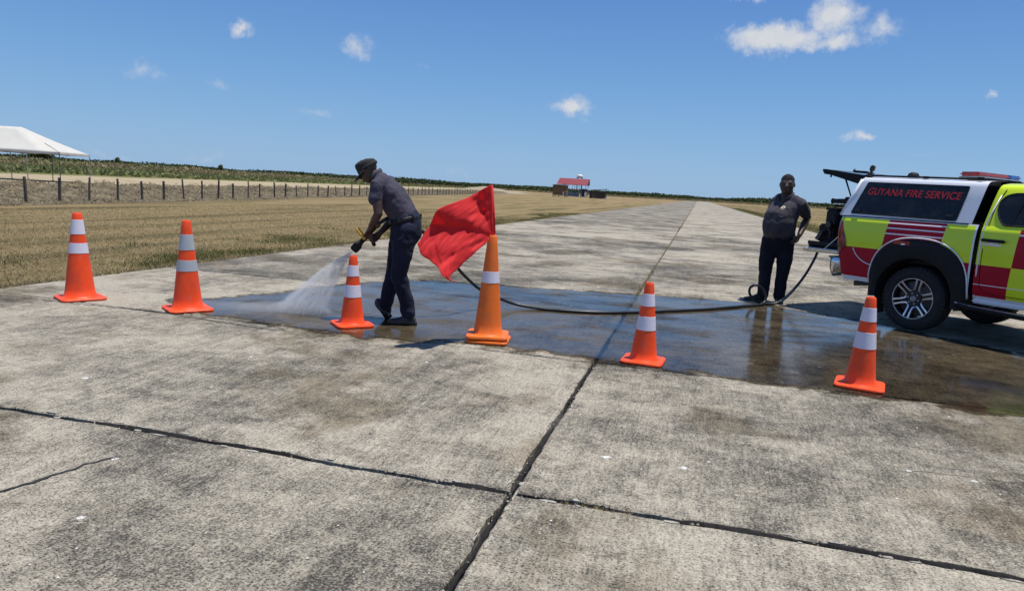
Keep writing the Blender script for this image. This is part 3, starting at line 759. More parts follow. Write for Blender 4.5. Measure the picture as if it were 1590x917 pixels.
for s_ in (-1, 1):
    m = MB(); n = 26
    for i in range(n):      # corrugated sheets
        x0 = -.2+9.6*i/n; x1 = x0+9.6/n-.01
        e = 2.6+2.9*s_; z_e = 3.65; sl = .0
        pts = [(x0+(.35 if s_ < 0 else .35), 2.6, 5.6), (x1+.35, 2.6, 5.6), (x1, e, z_e), (x0, e, z_e)]
        dzz = .02*(i % 2); pts = [(a, b_, c_+dzz) for a, b_, c_ in pts]
        m.add(pts+[(a, b_, c_-.05) for a, b_, c_ in pts], [(0, 1, 2, 3), (7, 6, 5, 4), (0, 4, 5, 1), (1, 5, 6, 2), (2, 6, 7, 3), (3, 7, 4, 0)])
    m.build('roof_slope', RTIN, pav)
m = MB(); m.add([(9.2, .1, 3.62), (9.2, 5.1, 3.62), (9.35, 2.6, 5.4), (9.28, .1, 3.62), (9.28, 5.1, 3.62), (9.43, 2.6, 5.4)], [(0, 1, 2), (5, 4, 3), (0, 3, 4, 1), (1, 4, 5, 2), (2, 5, 3, 0)]); m.build('gable', DTIN, pav)
for x in (.3, 2.5, 4.7, 6.9, 9.0):
    for y in (.2, 5.0):
        m = MB(); m.box((x, y, 1.8), (.13, .13, 3.7)); m.build('post', mat('grey_post', (.28, .29, .31), .7), pav)
m = MB(); m.box((3.4, 4.9, .65), (5.8, .1, 1.2)); m.build('half_wall', mat('blue_grey_wall', (.30, .36, .42), .8), pav)
m = MB(); m.box((8.0, 4.6, 1.3), (1.6, .2, 2.5)); m.build('back_wall', mat('dark_blue_wall', (.03, .045, .085), .7), pav)
tank = thing('water_tank', (-37.75, 224, 0), 'white water tank on a stand above the shelter roof', 'tank')
m = MB(); m.lathe([(.05, 7.1), (.55, 7.0), (.9, 6.85), (.95, 6.6), (.95, 6.15), (.9, 6.1)], 20); m.build('drum', mat('white_plastic', (.82, .82, .82), .4), tank, smooth=True)
for a in range(4):
    m = MB(); m.box((.75*(1 if a & 1 else -1), .75*(1 if a & 2 else -1), 3.0), (.14, .14, 6.15)); m.build('leg', DPLANK, tank)
m = MB(); m.box((0, 0, 6.04), (1.9, 1.9, .1)); m.build('platform', DPLANK, tank)
wt_ = thing('white_box', (-33.9, 213.5, 0), 'small white upright box at the right end of the red-roofed shelter', 'box')
m = MB(); m.box((0, 0, .8), (.55, .5, 1.5), bevel=.04); m.build('cabinet', CREAM, wt_); m = MB(); m.box((0, -.27, .95), (.4, .03, .7)); m.build('door', mat('white_sheet'), wt_)
shed = thing('lean_to_shed', (-28.6, 186, 0), 'low dark board shed with sloping flat roof nearest the runway', 'shed')
box_planks(shed, (.3, 0), 3.9, 2.6, .05, 1.85, 10, DPLANK)
m = MB(); m.box((2.2, 1.3, 2.33), (5.4, 3.4, .09), M=roty(R(-6.5))); m.build('roof', DTIN, shed)
for x, y, h in ((.25, -.1, 2.1), (4.3, -.1, 2.5), (.25, 2.7, 2.1), (4.3, 2.7, 2.5)):
    m = MB(); m.box((x, y, h/2), (.13, .13, h)); m.build('post', DPLANK, shed)
m = MB(); m.box((4.4, -.5, .12), (.5, .4, .3), bevel=.05); m.build('step', CREAM, shed)
# pale sand heap
rows = []
for i in range(25):
    r_ = []
    for j in range(25):
        x, y = (i-12)/12, (j-12)/12; d = math.hypot(x, y)
        z = max(0, 1-d)**1.2*1.7*(1+.35*mnoise.noise(Vector((x*3, y*3, 1))))-.06
        r_.append((-63+x*14, 205+y*14, z))
    rows.append(r_)
m = MB(); m.grid(rows); struct(m.build('sand_mound', mat('pale_sand', (.30, .25, .165), .95, var=.15, vscale=.6), smooth=True), 'pale sandy mound left of the sheds')

# ------------------------------------------------------------------ traffic cones
def cone_mat(name, col):
    m, T, b = bsdf(name)
    co = T.n('ShaderNodeTexCoord').outputs['Object']
    ra = T.n('ShaderNodeObjectInfo').outputs['Random']
    pp = T.vm('ADD', co, T.comb(ra, ra, ra))
    scuff = T.rng(T.noise(T.vm('MULTIPLY', pp, (30, 30, 8)), 1.0, 5, .7), .56, .72, 0, .55)
    grime = T.rng(T.noise(T.vm('MULTIPLY', pp, (6, 6, 3)), 1.5, 4, .6), .47, .70, 0, .45)
    c = T.mix(scuff, col, tuple(min(1, x*.7+.12) for x in col)); c = T.mix(grime, c, tuple(x*.55+.02 for x in col))
    T.put(b.inputs['Base Color'], c); b.inputs['Specular IOR Level'].default_value = .4
    T.put(b.inputs['Roughness'], T.rng(T.noise(pp, 20, 3), .3, .7, .38, .6))
    bn = T.n('ShaderNodeBump'); bn.inputs['Strength'].default_value = .12; bn.inputs['Distance'].default_value = .004
    T.put(bn.inputs['Height'], T.noise(pp, 25, 4)); T.put(b.inputs['Normal'], bn.outputs[0])
    return m
OR1 = cone_mat('fluorescent_orange', (.94, .078, .009)); OR2 = cone_mat('faded_orange', (.85, .165, .014))
def sleeve(name, col):
    m, T, b = bsdf(name); co = T.n('ShaderNodeTexCoord').outputs['Object']
    vo = T.n('ShaderNodeTexVoronoi'); T.put(vo.inputs['Vector'], co); vo.inputs['Scale'].default_value = 90
    c = T.mix(T.rng(vo.outputs['Distance'], .1, .6), col, tuple(x*.9 for x in col))
    c = T.mix(T.rng(T.noise(co, 8, 4), .55, .75, 0, .3), c, tuple(x*.6 for x in col))
    T.put(b.inputs['Base Color'], c); b.inputs['Roughness'].default_value = .35; b.inputs['Metallic'].default_value = .0
    return m
SLW = sleeve('white_sleeve', (.78, .74, .82)); SLG = sleeve('grey_sleeve', (.46, .49, .51))
def cone(loc, H, rb, rt, half, yaw, bands, body_m, sl_m, label, tilt=0.0, base_th=.028, body=True):
    t = thing('traffic_cone', loc, label, 'traffic cone', yaw, 'traffic cones across the runway')
    if tilt: t.rotation_euler = (tilt, 0, yaw)
    z0 = base_th
    # base: square slab with clipped, rounded corners, raised lip and feet
    def ring(hf, z, cut, n=5):
        pts = []
        for q in range(4):
            for k in range(n):
                a = q*math.pi/2+(k/(n-1))*math.pi/2
                cxx, cyy = (hf-cut)*(1 if q in (0, 3) else -1), (hf-cut)*(1 if q < 2 else -1)
                pts.append((cxx+cut*math.cos(a), cyy+cut*math.sin(a), z))
        return pts
    m = MB(); N = 20
    prof = [(half*.97, .004, .045), (half, .009, .05), (half, base_th*.7, .05), (half*.975, base_th*.93, .05), (half*.93, base_th, .05), ]
    rings = [ring(*p) for p in prof]
    V = [p for r_ in rings for p in r_]; F = []
    for i in range(len(rings)-1):
        for k in range(N): F.append((i*N+k, i*N+(k+1) % N, (i+1)*N+(k+1) % N, (i+1)*N+k))
    F.append(tuple(reversed(range(N)))); F.append(tuple(range((len(rings)-1)*N, len(rings)*N)))
    m.add(V, F)
    for sx in (-1, 1):
        for sy in (-1, 1): m.box((sx*half*.72, sy*half*.72, .003), (.07, .07, .006))
    m.build('base', body_m, t, smooth=True, angle=35)
    if body:
        def rad(z): return rb+(rt-rb)*(z-z0)/(H-z0)
        m = MB(); prof = [(rb*1.16, z0-.002), (rb*1.10, z0+.006), (rb*1.02, z0+.016)]
        for k in range(1, 13):
            z = z0+.016+(H-z0-.030)*k/12; prof.append((rad(z), z))
        prof += [(rt*.96, H-.006), (rt*.86, H), (rt*.55, H), (rt*.50, H-.02)]
        m.lathe(prof, 40); m.build('body', body_m, t, smooth=True, angle=50)
        for (a, b_) in bands:      # fractions of the height measured from the top
            za, zb = H-(H-z0)*b_, H-(H-z0)*a
            m = MB(); m.lathe([(rad(za)+.0002, za), (rad(za)+.0024, za+.001), (rad(zb)+.0024, zb-.001), (rad(zb)+.0002, zb)], 40, cap=False)
            m.build('reflective_sleeve', sl_m, t, smooth=True, angle=40)
    return t
sm = [(.142, .30), (.433, .61)]
cone((-6.115, 5.69, 0), .89, .143, .042, .205, R(60), [(.08, .25), (.355, .475)], OR1, SLW, 'tall orange cone with white bands farthest left, beside the field')
cone((-4.85, 5.755, 0), .895, .140, .040, .205, R(54), [(.16, .335), (.45, .575)], OR1, SLG, 'tall orange cone with dull grey bands, second from left')
cone((-3.105, 5.90, 0), .672, .112, .035, .175, R(45), sm, OR1, SLW, 'short orange cone directly under the water jet')
cone((-.327, 5.78, 0), .675, .112, .035, .172, R(-5), sm, OR1, SLW, 'short orange cone standing on the long joint in front of the hose')
cone((1.355, 5.80, 0), .71, .112, .036, .178, R(-14), [(.12, .275), (.40, .585)], OR1, SLW, 'short orange cone in front of the fire truck wheel')
FLAG_O = Vector((-1.745, 5.913, 0))
cone((FLAG_O.x+.012, FLAG_O.y-.008, 0), .80, .128, .036, .188, R(8), [], OR2, SLW, 'orange cone nested beneath the flag cone, only its base showing', base_th=.030, body=False)
cone((FLAG_O.x, FLAG_O.y, .036), .925, .128, .040, .188, R(13), [(.363, .476)], OR2, SLW, 'tall pale orange cone with one white band carrying the red flag', base_th=.034)

# ------------------------------------------------------------------ red flag
def cloth_mat():
    m, T, b = bsdf('red_cloth'); co = T.n('ShaderNodeTexCoord').outputs['Object']
    c = T.mix(T.rng(T.noise(co, 5, 4), .35, .65), (.68, .014, .020), (.82, .028, .030))
    T.put(b.inputs['Base Color'], c); b.inputs['Roughness'].default_value = .75; b.inputs['Sheen Weight'].default_value = .15
    tr = T.n('ShaderNodeBsdfTranslucent'); tr.inputs[0].default_value = (.95, .050, .040, 1)
    mx = T.n('ShaderNodeMixShader'); mx.inputs[0].default_value = .40
    wv = T.n('ShaderNodeBump'); wv.inputs['Strength'].default_value = .25; wv.inputs['Distance'].default_value = .004
    T.put(wv.inputs['Height'], T.noise(T.vm('MULTIPLY', co, (1, 1, .5)), 18, 5, .6)); T.put(b.inputs['Normal'], wv.outputs[0]); T.put(tr.inputs[1], wv.outputs[0])
    L = m.node_tree.links; L.new(b.outputs[0], mx.inputs[1]); L.new(tr.outputs[0], mx.inputs[2]); L.new(mx.outputs[0], m.node_tree.nodes['Material Output'].inputs[0])
    return m
flag = thing('warning_flag', FLAG_O, 'red cloth flag blowing left from a pole stuck in the cone', 'flag', YAW)
def poly_at(P, t):
    P = [Vector(p) for p in P]; L = [0]
    for a, b_ in zip(P, P[1:]): L.append(L[-1]+(b_-a).length)
    s_ = t*L[-1]
    for i in range(len(P)-1):
        if s_ <= L[i+1] or i == len(P)-2:
            return P[i].lerp(P[i+1], (s_-L[i])/max(1e-9, L[i+1]-L[i]))
top = catmull([(-.030, 0, 1.405), (-.221, -.126, 1.303), (-.364, -.231, 1.214), (-.463, -.302, 1.134), (-.557, -.378, .981), (-.601, -.42, .885)], 6)
bot = catmull([(.010, 0, .965), (-.068, -.084, .877), (-.150, -.15, .775), (-.206, -.189, .709), (-.275, -.27, .635), (-.258, -.294, .555)], 6)
fly = catmull([(-.601, -.42, .885), (-.56, -.42, .81), (-.503, -.399, .769), (-.356, -.357, .663), (-.300, -.32, .60), (-.258, -.294, .555)], 6)
hoist = catmull([(-.030, 0, 1.405), (-.012, 0, 1.2), (.0, 0, 1.05), (.010, 0, .965)], 6)
NU, NV = 60, 60; rows = []
for j in range(NV+1):
    v = j/NV; r_ = []
    for i in range(NU+1):
        u = i/NU
        p = poly_at(top, u)*(1-v)+poly_at(bot, u)*v+poly_at(hoist, v)*(1-u)+poly_at(fly, v)*u
        p -= (Vector(top[0])*(1-u)*(1-v)+Vector(top[-1])*u*(1-v)+Vector(bot[0])*(1-u)*v+Vector(bot[-1])*u*v)
        env = min(1, u*5)
        # folds fan out from the foot of the hoist
        ang = math.atan2(p.z-.93, -(p.x-.02)); rr = math.hypot(p.x, p.z-.95)
        f1 = math.sin(ang*5.5+rr*4.0); f2 = 1-2*abs(math.sin(ang*4.6+1.1+rr*2.2)); d = .062*f1*min(1, rr*2.2)+.050*f2*min(1, rr*1.8)*(1-.45*u)+.020*(1-2*abs(math.sin(v*5.1+u*2.7+.6)))*u
        d += .055*math.sin(u*4.2+v*1.8)*env+.012*math.sin(u*17+v*9)*env*u
        d += .022*mnoise.noise(Vector((u*5, v*6, 0)))-.030*abs(mnoise.noise(Vector((u*4.2+v*2, v*5.5-u*3, 7))))*env-.014*abs(mnoise.noise(Vector((u*9-v*4, v*10, 3))))*env
        p = p+Vector((.35*d*env, d*env, .10*d*env*math.sin(9*u)))
        # rolled hem by the pole
        if u < .05: p = p+Vector((0, -.012*math.cos(u/.05*math.pi/2), 0))
        r_.append(p)
    rows.append(r_)
m = MB(); m.grid(rows); o = m.build('cloth', cloth_mat(), flag, smooth=True); o.modifiers.new('t', 'SOLIDIFY').thickness = .0012
m = MB(); m.tube([(.004, 0, .70), (.006, 0, .96), (-.006, 0, 1.15), (-.028, 0, 1.40)], .0075, 10); m.build('pole', mat('red_painted_pole', (.40, .02, .03), .5), flag, smooth=True)
m = MB(); m.tube([(.012, 0, .968), (.002, 0, 1.12), (-.028, 0, 1.395)], [.0135, .012, .011], 10); m.build('hem', MATS['red_cloth'], flag, smooth=True)

# ------------------------------------------------------------------ fire service pickup
TP = Vector((2.535, 8.865, 0))          # ground point below the near rear wheel face
truck = thing('fire_truck', TP, 'yellow and red chequered fire service pickup with white canopy', 'pickup truck', R(-45))
TW = 1.84; YC = TW/2
def paint(name, col, rough=.28, coat=.6):
    m, T, b = bsdf(name); co = T.n('ShaderNodeTexCoord').outputs['Object']
    dust = T.rng(T.m('ADD', T.m('MULTIPLY', T.noise(co, 3.5, 5, .65), .7), T.m('MULTIPLY', T.noise(co, 40, 3, .7), .3)), .50, .74, 0, .20)
    T.put(b.inputs['Base Color'], T.mix(dust, col, tuple(x*.75+.035 for x in col)))
    T.put(b.inputs['Roughness'], T.rng(T.noise(co, 9, 4), .3, .7, rough, rough+.15)); b.inputs['Coat Weight'].default_value = coat; b.inputs['Coat Roughness'].default_value = .08
    return m
YEL = paint('fluorescent_yellow_vinyl', (.70, .86, .006)); RED = paint('crimson_vinyl', (.42, .003, .020), .45, .08); RED.node_tree.nodes['Principled BSDF'].inputs['Specular IOR Level'].default_value = .22; WHT = paint('white_paint', (.80, .81, .83))
BLK = mat('black_plastic', (.011, .011, .012), .6, var=.2, bump=.2, bscale=120, spec=.25); RUB = mat('tyre_rubber', (.017, .017, .018), .85, var=.3, vscale=8, bump=.3, bscale=60)
m, T, GLb = bsdf('dark_tinted_glass'); co = T.n('ShaderNodeTexCoord').outputs['Object']
T.put(GLb.inputs['Base Color'], T.mix(T.rng(T.noise(co, 7, 5, .7), .45, .75), (.010, .012, .014), (.035, .037, .037))); GLb.inputs['Roughness'].default_value = .12; GLb.inputs['Specular IOR Level'].default_value = .35
GLASS = m
CHR = mat('chrome', (.75, .75, .76), .14, metal=1.0, var=.05); SIL = mat('machined_alloy', (.72, .73, .76), .26, metal=.9, var=.06); DAL = mat('gloss_black_alloy', (.012, .012, .013), .25)
LIV = [YEL, RED, WHT, BLK]
WX, WZ, WR = -.045, .372, .372
# --- bed sides
def bed_y(z):
    return float(np.interp(z, [.48, .56, .75, .95, 1.10, 1.22, 1.275], [.05, .022, .006, .0, .004, .022, .045]))
def bed_xr(z): return float(np.interp(z, [.48, .53, .75, .9, 1.275], [-1.02, -1.035, -1.085, -1.115, -1.125]))
def liv_bed(c):
    x, z = c.x, c.z; sl = (z-1.0)*.12
    if z < .535 or x > .515: return 2
    if z > 1.262: return 2
    if x < -.485+sl:
        return 0 if z > .90 else 1
    if x < .185+sl:
        if z < .90: return 1
        for zz in (1.228, 1.166, 1.10): 
            if abs(z-zz) < .0075: return 2
        return 1
    return 0 if z > .858 else 1
zs = sorted(set([round(.48+.02*k, 4) for k in range(40)]+[.535, .858, .90, 1.0925, 1.1075, 1.1585, 1.1735, 1.2205, 1.2355, 1.262, 1.275]))
zs = [z for z in zs if z <= 1.275]
def bed_side(near):
    rows = []
    for z in zs:
        xr = bed_xr(z); sl = (z-1.0)*.12; xf = .535
        A, B, Cc = -.485+sl, .185+sl, .515
        xs = np.r_[np.linspace(xr, A, 22)[:-1], np.linspace(A, B, 28)[:-1], np.linspace(B, Cc, 15)[:-1], [Cc, xf]]
        y = bed_y(z)
        # rear corner rounds inward
        r_ = []
        for x in xs:
            yy = y+.06*max(0, 1-(x-xr)/.10)**2
            r_.append((x, yy if near else TW-yy, z))
        rows.append(r_)
    m = MB(); m.grid(rows, mfun=liv_bed, keep=lambda c: ((c.x-WX)/.475)**2+((c.z-.40)/.555)**2 > 1)
    return m.build('bed_side', LIV, truck, smooth=True, angle=40)
bs = bed_side(True); bs['label'] = 'pickup bed side in yellow and crimson blocks with white pinstripes'
bed_side(False)
# pinstripe that curves round the lower red block
m = MB(); P = catmull([(-.86, -.004, .885), (-.80, -.003, .80), (-.70, -.001, .73), (-.585, .001, .695)], 8); m.tube(P, .006, 6); m.build('pinstripe', WHT, truck)
m = MB(); th = np.linspace(math.pi*.99, .0, 40); arc = [(WX+.575*np.sign(math.cos(t))*abs(math.cos(t))**.82, bed_y(min(1.2, .45+.62*abs(math.sin(t))**.75))-.012, .46+.615*abs(math.sin(t))**.75) for t in th]
m.tube(arc, .009, 6); m.build('arch_edge_trim', WHT, truck, smooth=True)
# --- bed floor, front wall, inner lining
m = MB(); m.box((-.29, YC, .80), (1.62, 1.62, .05)); m.box((.50, YC, .90), (.05, 1.66, .72)); m.box((-.30, .13, 1.03), (1.55, .06, .42)); m.box((-.30, TW-.13, 1.03), (1.55, .06, .42)); m.build('bed_liner', BLK, truck)
m = MB(); m.box((1.3, YC, .52), (5.0, .75, .14)); m.box((-.05, YC, .37), (.14, 1.5, .14)); m.box((3.0, YC, .40), (.14, 1.5, .12)); m.build('chassis', BLK, truck)
# --- wheel arch flares
def flare(xc, near, zlow=.45, name='wheel_arch_flare'):
    m = MB(); rows = []
    for k in range(41):
        t = math.pi*(1.04-1.08*k/40); c_, s_ = math.cos(t), math.sin(t)
        inn = (xc+.435*c_, .392+.435*s_); hz = abs(s_)**.75*np.sign(s_)
        out = (xc+.565*np.sign(c_)*abs(c_)**.82, .45+.61*hz)
        r_ = []
        for f, d in ((-.06, .16), (.0, .03), (.06, -.030), (.35, -.042), (.75, -.034), (.97, -.020), (1.0, .02)):
            x = inn[0]+(out[0]-inn[0])*f; z = inn[1]+(out[1]-inn[1])*f
            yb = bed_y(min(1.2, max(.5, z)))*min(1, max(0, f))
            y = yb+d; r_.append((x, y if near else TW-y, z))
        rows.append(r_)
    m.grid(rows); return m.build(name, BLK, truck, smooth=True, angle=50)
for xc in (WX, WX+3.085):
    flare(xc, True); flare(xc, False)
    for near in (True, False):
        m = MB(); rows = []
        for k in range(21):
            t = math.pi*(1.06-1.12*k/20); r_ = []
            for yy in (.02, .45): r_.append((xc+.47*math.cos(t), yy if near else TW-yy, .395+.47*math.sin(t)))
            rows.append(r_)
        m.grid(rows)
        m.add([(xc-.5, .46 if near else TW-.46, .35), (xc+.5, .46 if near else TW-.46, .35), (xc+.5, .46 if near else TW-.46, .95), (xc-.5, .46 if near else TW-.46, .95)], [(0, 1, 2, 3)])
        m.build('wheel_housing', BLK, truck)
m = MB(); m.box((-.235, -.030, 1.005), (.20, .012, .045), bevel=.005, M=roty(R(2))); mk = m.build('side_marker', mat('red_lens', (.30, .01, .01), .2, coat=.5), truck)
m = MB(); m.box((-.215, -.038, .992), (.05, .006, .018), bevel=.002); m.build('marker_reflector', mat('white_plastic'), truck)
# --- wheels
def wheel(xc, near):
    Mx = rotx(R(90)) if near else rotx(R(-90))       # lathe z axis -> outward
    t = bpy.data.objects.new('wheel', None); COL.objects.link(t); t.parent = truck; t.empty_display_size = .1
    t.location = (xc, .0 if near else TW, WZ); t.rotation_euler = (0, 0, 0 if near else math.pi)
    ro = rotx(R(90))                                  # +z -> -y (outward on the near side)
    m = MB(); w = .25
    prof = [(.235, -w+.02), (.30, -w+.01), (.345, -w+.03), (WR-.004, -w+.06)]
    for k in range(5): z = -w+.07+k*.028; prof += [(WR, z), (WR, z+.020), (WR-.008, z+.022), (WR-.008, z+.026)]
    prof += [(WR, -.055), (WR-.003, -.045), (.352, -.018), (.335, -.006), (.30, .000), (.268, -.002), (.250, -.010), (.240, -.022)]
    m.lathe(prof, 56, M=ro, cap=False)
    for k in range(44):     # shoulder blocks
        a = 2*math.pi*k/44; Mb = roty(-a)
        p = Mb @ Vector((0, 0, 0)); c = Vector((math.cos(a)*.361, .030, math.sin(a)*.361))
        m.box(c, (.016, .028, .028), M=roty(-a), bevel=.003)
    ty = m.build('tyre', RUB, t, smooth=True, angle=40)
    m = MB()     # raised sidewall ribs
    m.lathe([(.318, .002), (.320, .0035), (.322, .002)], 56, M=ro, cap=False); m.lathe([(.275, .0005), (.277, .002), (.279, .0005)], 56, M=ro, cap=False); m.build('sidewall_rib', RUB, t, smooth=True)
    m = MB(); m.lathe([(.241, -.018), (.236, -.014), (.228, -.020), (.218, -.06), (.205, -.16), (.205, -.22)], 48, M=ro, cap=False)
    m.lathe([(.205, -.085), (.20, -.075), (.09, -.060), (.085, -.045), (.0, -.045)], 48, M=ro, cap=False); m.build('rim', DAL, t, smooth=True, angle=40)
    m = MB(); m.lathe([(.2405, -.0165), (.238, -.0115), (.2325, -.0115), (.230, -.0165)], 56, M=ro, cap=False); m.build('rim_lip', SIL, t, smooth=True, angle=40)
    for k in range(6):
        a0 = 2*math.pi*(k+.28)/6
        m = MB()
        for s_ in (-1, 1):
            def P(r, lat): return Vector((math.cos(a0)*r-math.sin(a0)*lat, 0, math.sin(a0)*r+math.cos(a0)*lat))
            a, b_ = P(.088, s_*.030), P(.232, s_*.030)
            q1, q2 = P(.105, s_*.022), P(.150, s_*.024)
            w1, w2 = .0085, .0115
            tang = Vector((-math.sin(a0), 0, math.cos(a0)))
            pts = [(P(.085, s_*.040), .011, -.050), (P(.105, s_*.027), .0085, -.040), (P(.150, s_*.024), .0085, -.030), (P(.234, s_*.029), .011, -.017)]
            rows = []
            for (p, hw, d) in pts:
                y = -d
                rows.append([p+tang*hw+Vector((0, y+.03, 0)), p+tang*hw+Vector((0, y, 0)), p-tang*hw+Vector((0, y, 0)), p-tang*hw+Vector((0, y+.03, 0))])
            m.grid(rows)
        m.build('spoke', SIL, t)
    m = MB(); m.lathe([(.040, -.050), (.040, -.036), (.034, -.030), (.0, -.029)], 28, M=ro, cap=False); m.build('hub_cap', mat('hub_grey', (.10, .10, .105), .3), t, smooth=True, angle=40)
    m = MB(); m.lathe([(.030, -.0298), (.030, -.0275), (.026, -.0275), (.026, -.0298)], 24, M=ro, cap=False)
    for rx_, rz_ in ((.024, .010), (.009, .020)):
        P = [(rx_*math.cos(q), .0272, rz_*math.sin(q)) for q in np.linspace(0, 2*math.pi, 20)[:-1]]; m.tube(P, .0022, 5, closed=True)
    m.build('hub_emblem', CHR, t, smooth=True)
    for k in range(6):
        a = 2*math.pi*(k-.22)/6; m = MB(); c = Vector((math.cos(a)*.062, .043, math.sin(a)*.062))
        m.lathe([(.009, -.010), (.009, .012), (.006, .015), (0, .015)], 6, c=c, M=ro, cap=False); m.build('wheel_nut', SIL, t)
    return t
wheel(WX, True); wheel(WX, False); wheel(WX+3.085, True); wheel(WX+3.085, False)
# --- rear: lamps, bumper, tailgate, exhaust, mudflap
LENS = mat('tail_lamp_red', (.22, .008, .010), .15, coat=.8, var=.4, vscale=14)
for near in (True, False):
    def yy(v): return v if near else TW-v
    # wedge-shaped wrap-round lamp
    def lamp(za, zb, fa, fb, out, nm, mt, par):
        rows = []
        for k in range(13):
            z = za+(zb-za)*k/12; xa = bed_xr(z)-.014; xb = float(np.interp(z, [.838, .875, .93, 1.02, 1.10, 1.215], [-1.02, -.962, -.955, -.985, -1.02, -1.068])); r_ = []
            for q in range(9):
                x = xa+(xb-xa)*(fa+(fb-fa)*q/8); e = max(0, 1-(x-bed_xr(z))/.10)**2
                r_.append((x, yy(bed_y(z)+.060*e-out*(.35 if q in (0, 8) or k in (0, 12) else 1)), z))
            rows.append(r_)
        m = MB(); m.grid(rows); return m.build(nm, mt, par, smooth=True, angle=50)
    lo = lamp(.838, 1.215, 0, 1, .016, 'tail_lamp', LENS, truck)
    lamp(.955, 1.12, .12, .86, .021, 'brake_lens', mat('tail_lamp_bright', (.42, .012, .012), .12, coat=.8), lo)
    lamp(.865, .925, .10, .88, .021, 'reverse_lens', mat('tail_lamp_dark', (.06, .006, .008), .15, coat=.8), lo)
    # mud flap
    m = MB(); m.box((-.50, yy(.13), .30), (.012, .24, .36), M=roty(R(4))); m.build('mud_flap', BLK, truck)
m = MB()       # chrome step bumper wrapping round both corners
half = catmull([(-1.00, .075, 0), (-1.08, .055, 0), (-1.17, .065, 0), (-1.225, .115, 0), (-1.25, .21, 0), (-1.258, .40, 0), (-1.26, .65, 0)], 5)
path = [(p.x, p.y) for p in half]+[(-1.26, YC)]+[(p.x, TW-p.y) for p in reversed(half)]
rows = []
for k, (x, y) in enumerate(path):
    a, b_ = path[max(0, k-1)], path[min(len(path)-1, k+1)]; t = Vector((b_[0]-a[0], b_[1]-a[1], 0)).normalized(); nn = Vector((-t.y, t.x, 0))   # outward
    if nn.x > 0 and abs(t.y) > .3: nn = -nn
    lift = .05*max(0, 1-k/10)+.05*max(0, 1-(len(path)-1-k)/10)
    rows.append([(x+nn.x*d, y+nn.y*d, z) for d, z in ((-.05, .735), (-.004, .737), (.010, .722), (.014, .67), (.006, .60), (-.006, .545+lift*.5), (-.022, .495+lift), (-.06, .485+lift))])
m.grid(rows); m.build('rear_bumper', CHR, truck, smooth=True, angle=60)
m = MB(); m.box((-1.10, YC, .735), (.30, TW-.2, .02)); m.build('bumper_step', BLK, truck)
m = MB(); m.tube([(-.35, .30, .46), (-.72, .20, .455), (-.86, .11, .435)], .032, 14, cap=False); m.tube([(-.72, .20, .455), (-.855, .113, .436)], .026, 12); m.build('exhaust_pipe', mat('dull_exhaust', (.12, .11, .10), .5, metal=.8), truck, smooth=True)
TGZ = .79
tg = bpy.data.objects.new('tailgate', None); COL.objects.link(tg); tg.parent = truck; tg.location = (-1.13, YC, TGZ)
m = MB(); m.box((-.30, 0, 0), (.60, 1.48, .055), bevel=.016); m.build('gate_skin', WHT, tg)
m = MB(); m.box((-.30, 0, .032), (.52, 1.36, .012)); m.build('gate_liner', BLK, tg)
m = MB(); m.box((-.31, -.742, .0), (.50, .012, .030), bevel=.004); m.box((-.20, -.750, .004), (.05, .02, .035), bevel=.004); m.box((-.45, -.750, .0), (.04, .02, .03), bevel=.004); m.build('gate_edge_fittings', CHR, tg)
m = MB(); m.tube([(-.28, -.70, .03), (.02, -.74, .30)], .008, 6); m.tube([(-.28, .70, .03), (.02, .74, .30)], .008, 6); m.build('gate_stay', SIL, tg)
# --- canopy
def can_y(z): return float(np.interp(z, [1.275, 1.70, 1.75], [.050, .155, .19]))
def can_x(z): return (float(np.interp(z, [1.275, 1.765], [-1.13, -.945])), float(np.interp(z, [1.275, 1.73], [.455, .510])))
m = MB(); rows = []
prof = [(z, can_y(z)) for z in (1.278, 1.31, 1.40, 1.55, 1.68)]
for near in (True, False):
    rr = []
    for z, y in prof:
        xa, xb = can_x(z); rr.append([(xa+(xb-xa)*k/20, y if near else TW-y, z+(.030*(1-k/20) if z > 1.6 else 0)) for k in range(21)])
    for dz_, dy_ in ((.035, .012), (.055, .035), (.066, .075), (.075, .20), (.085, .45), (.088, YC-.155)):
        xa, xb = can_x(1.72); rr.append([(xa+(xb-xa)*k/20, (.155+dy_) if near else TW-.155-dy_, 1.68+dz_+.030*(1-k/20)) for k in range(21)])
    m.grid(rr)
can = m.build('canopy', WHT, truck, smooth=True, angle=50)
# canopy front bulkhead and rear opening frame
m = MB(); m.add([(.425, .06, 1.28), (.425, TW-.06, 1.28), (.505, TW-.17, 1.70), (.505, .17, 1.70)], [(0, 1, 2, 3)]); m.build('front_window', GLASS, can)
m = MB(); 
for y in (.085, TW-.085):
    s_ = 1 if y < YC else -1
    m.tube([(-1.125, y, 1.28), (-1.04, y+s_*.05, 1.5), (-.955, y+s_*.10, 1.735)], .035, 8)
m.tube([(-.955, .19, 1.745), (-.955, TW-.19, 1.745)], .03, 8); m.build('rear_frame', WHT, can, smooth=True)
m = MB(); m.tube([(-.96, .215, 1.792), (.45, .225, 1.768)], .012, 8); m.tube([(-.96, TW-.215, 1.792), (.45, TW-.225, 1.768)], .012, 8)
for x in (-.9, -.2, .4): m.box((x, .215, 1.778), (.05, .03, .03)); m.box((x, TW-.215, 1.778), (.05, .03, .03))
m.build('roof_rail', BLK, can, smooth=True)
m = MB(); m.tube([(-1.12, .046, 1.277), (.43, .042, 1.277)], .007, 6); m.build('seal', BLK, can)
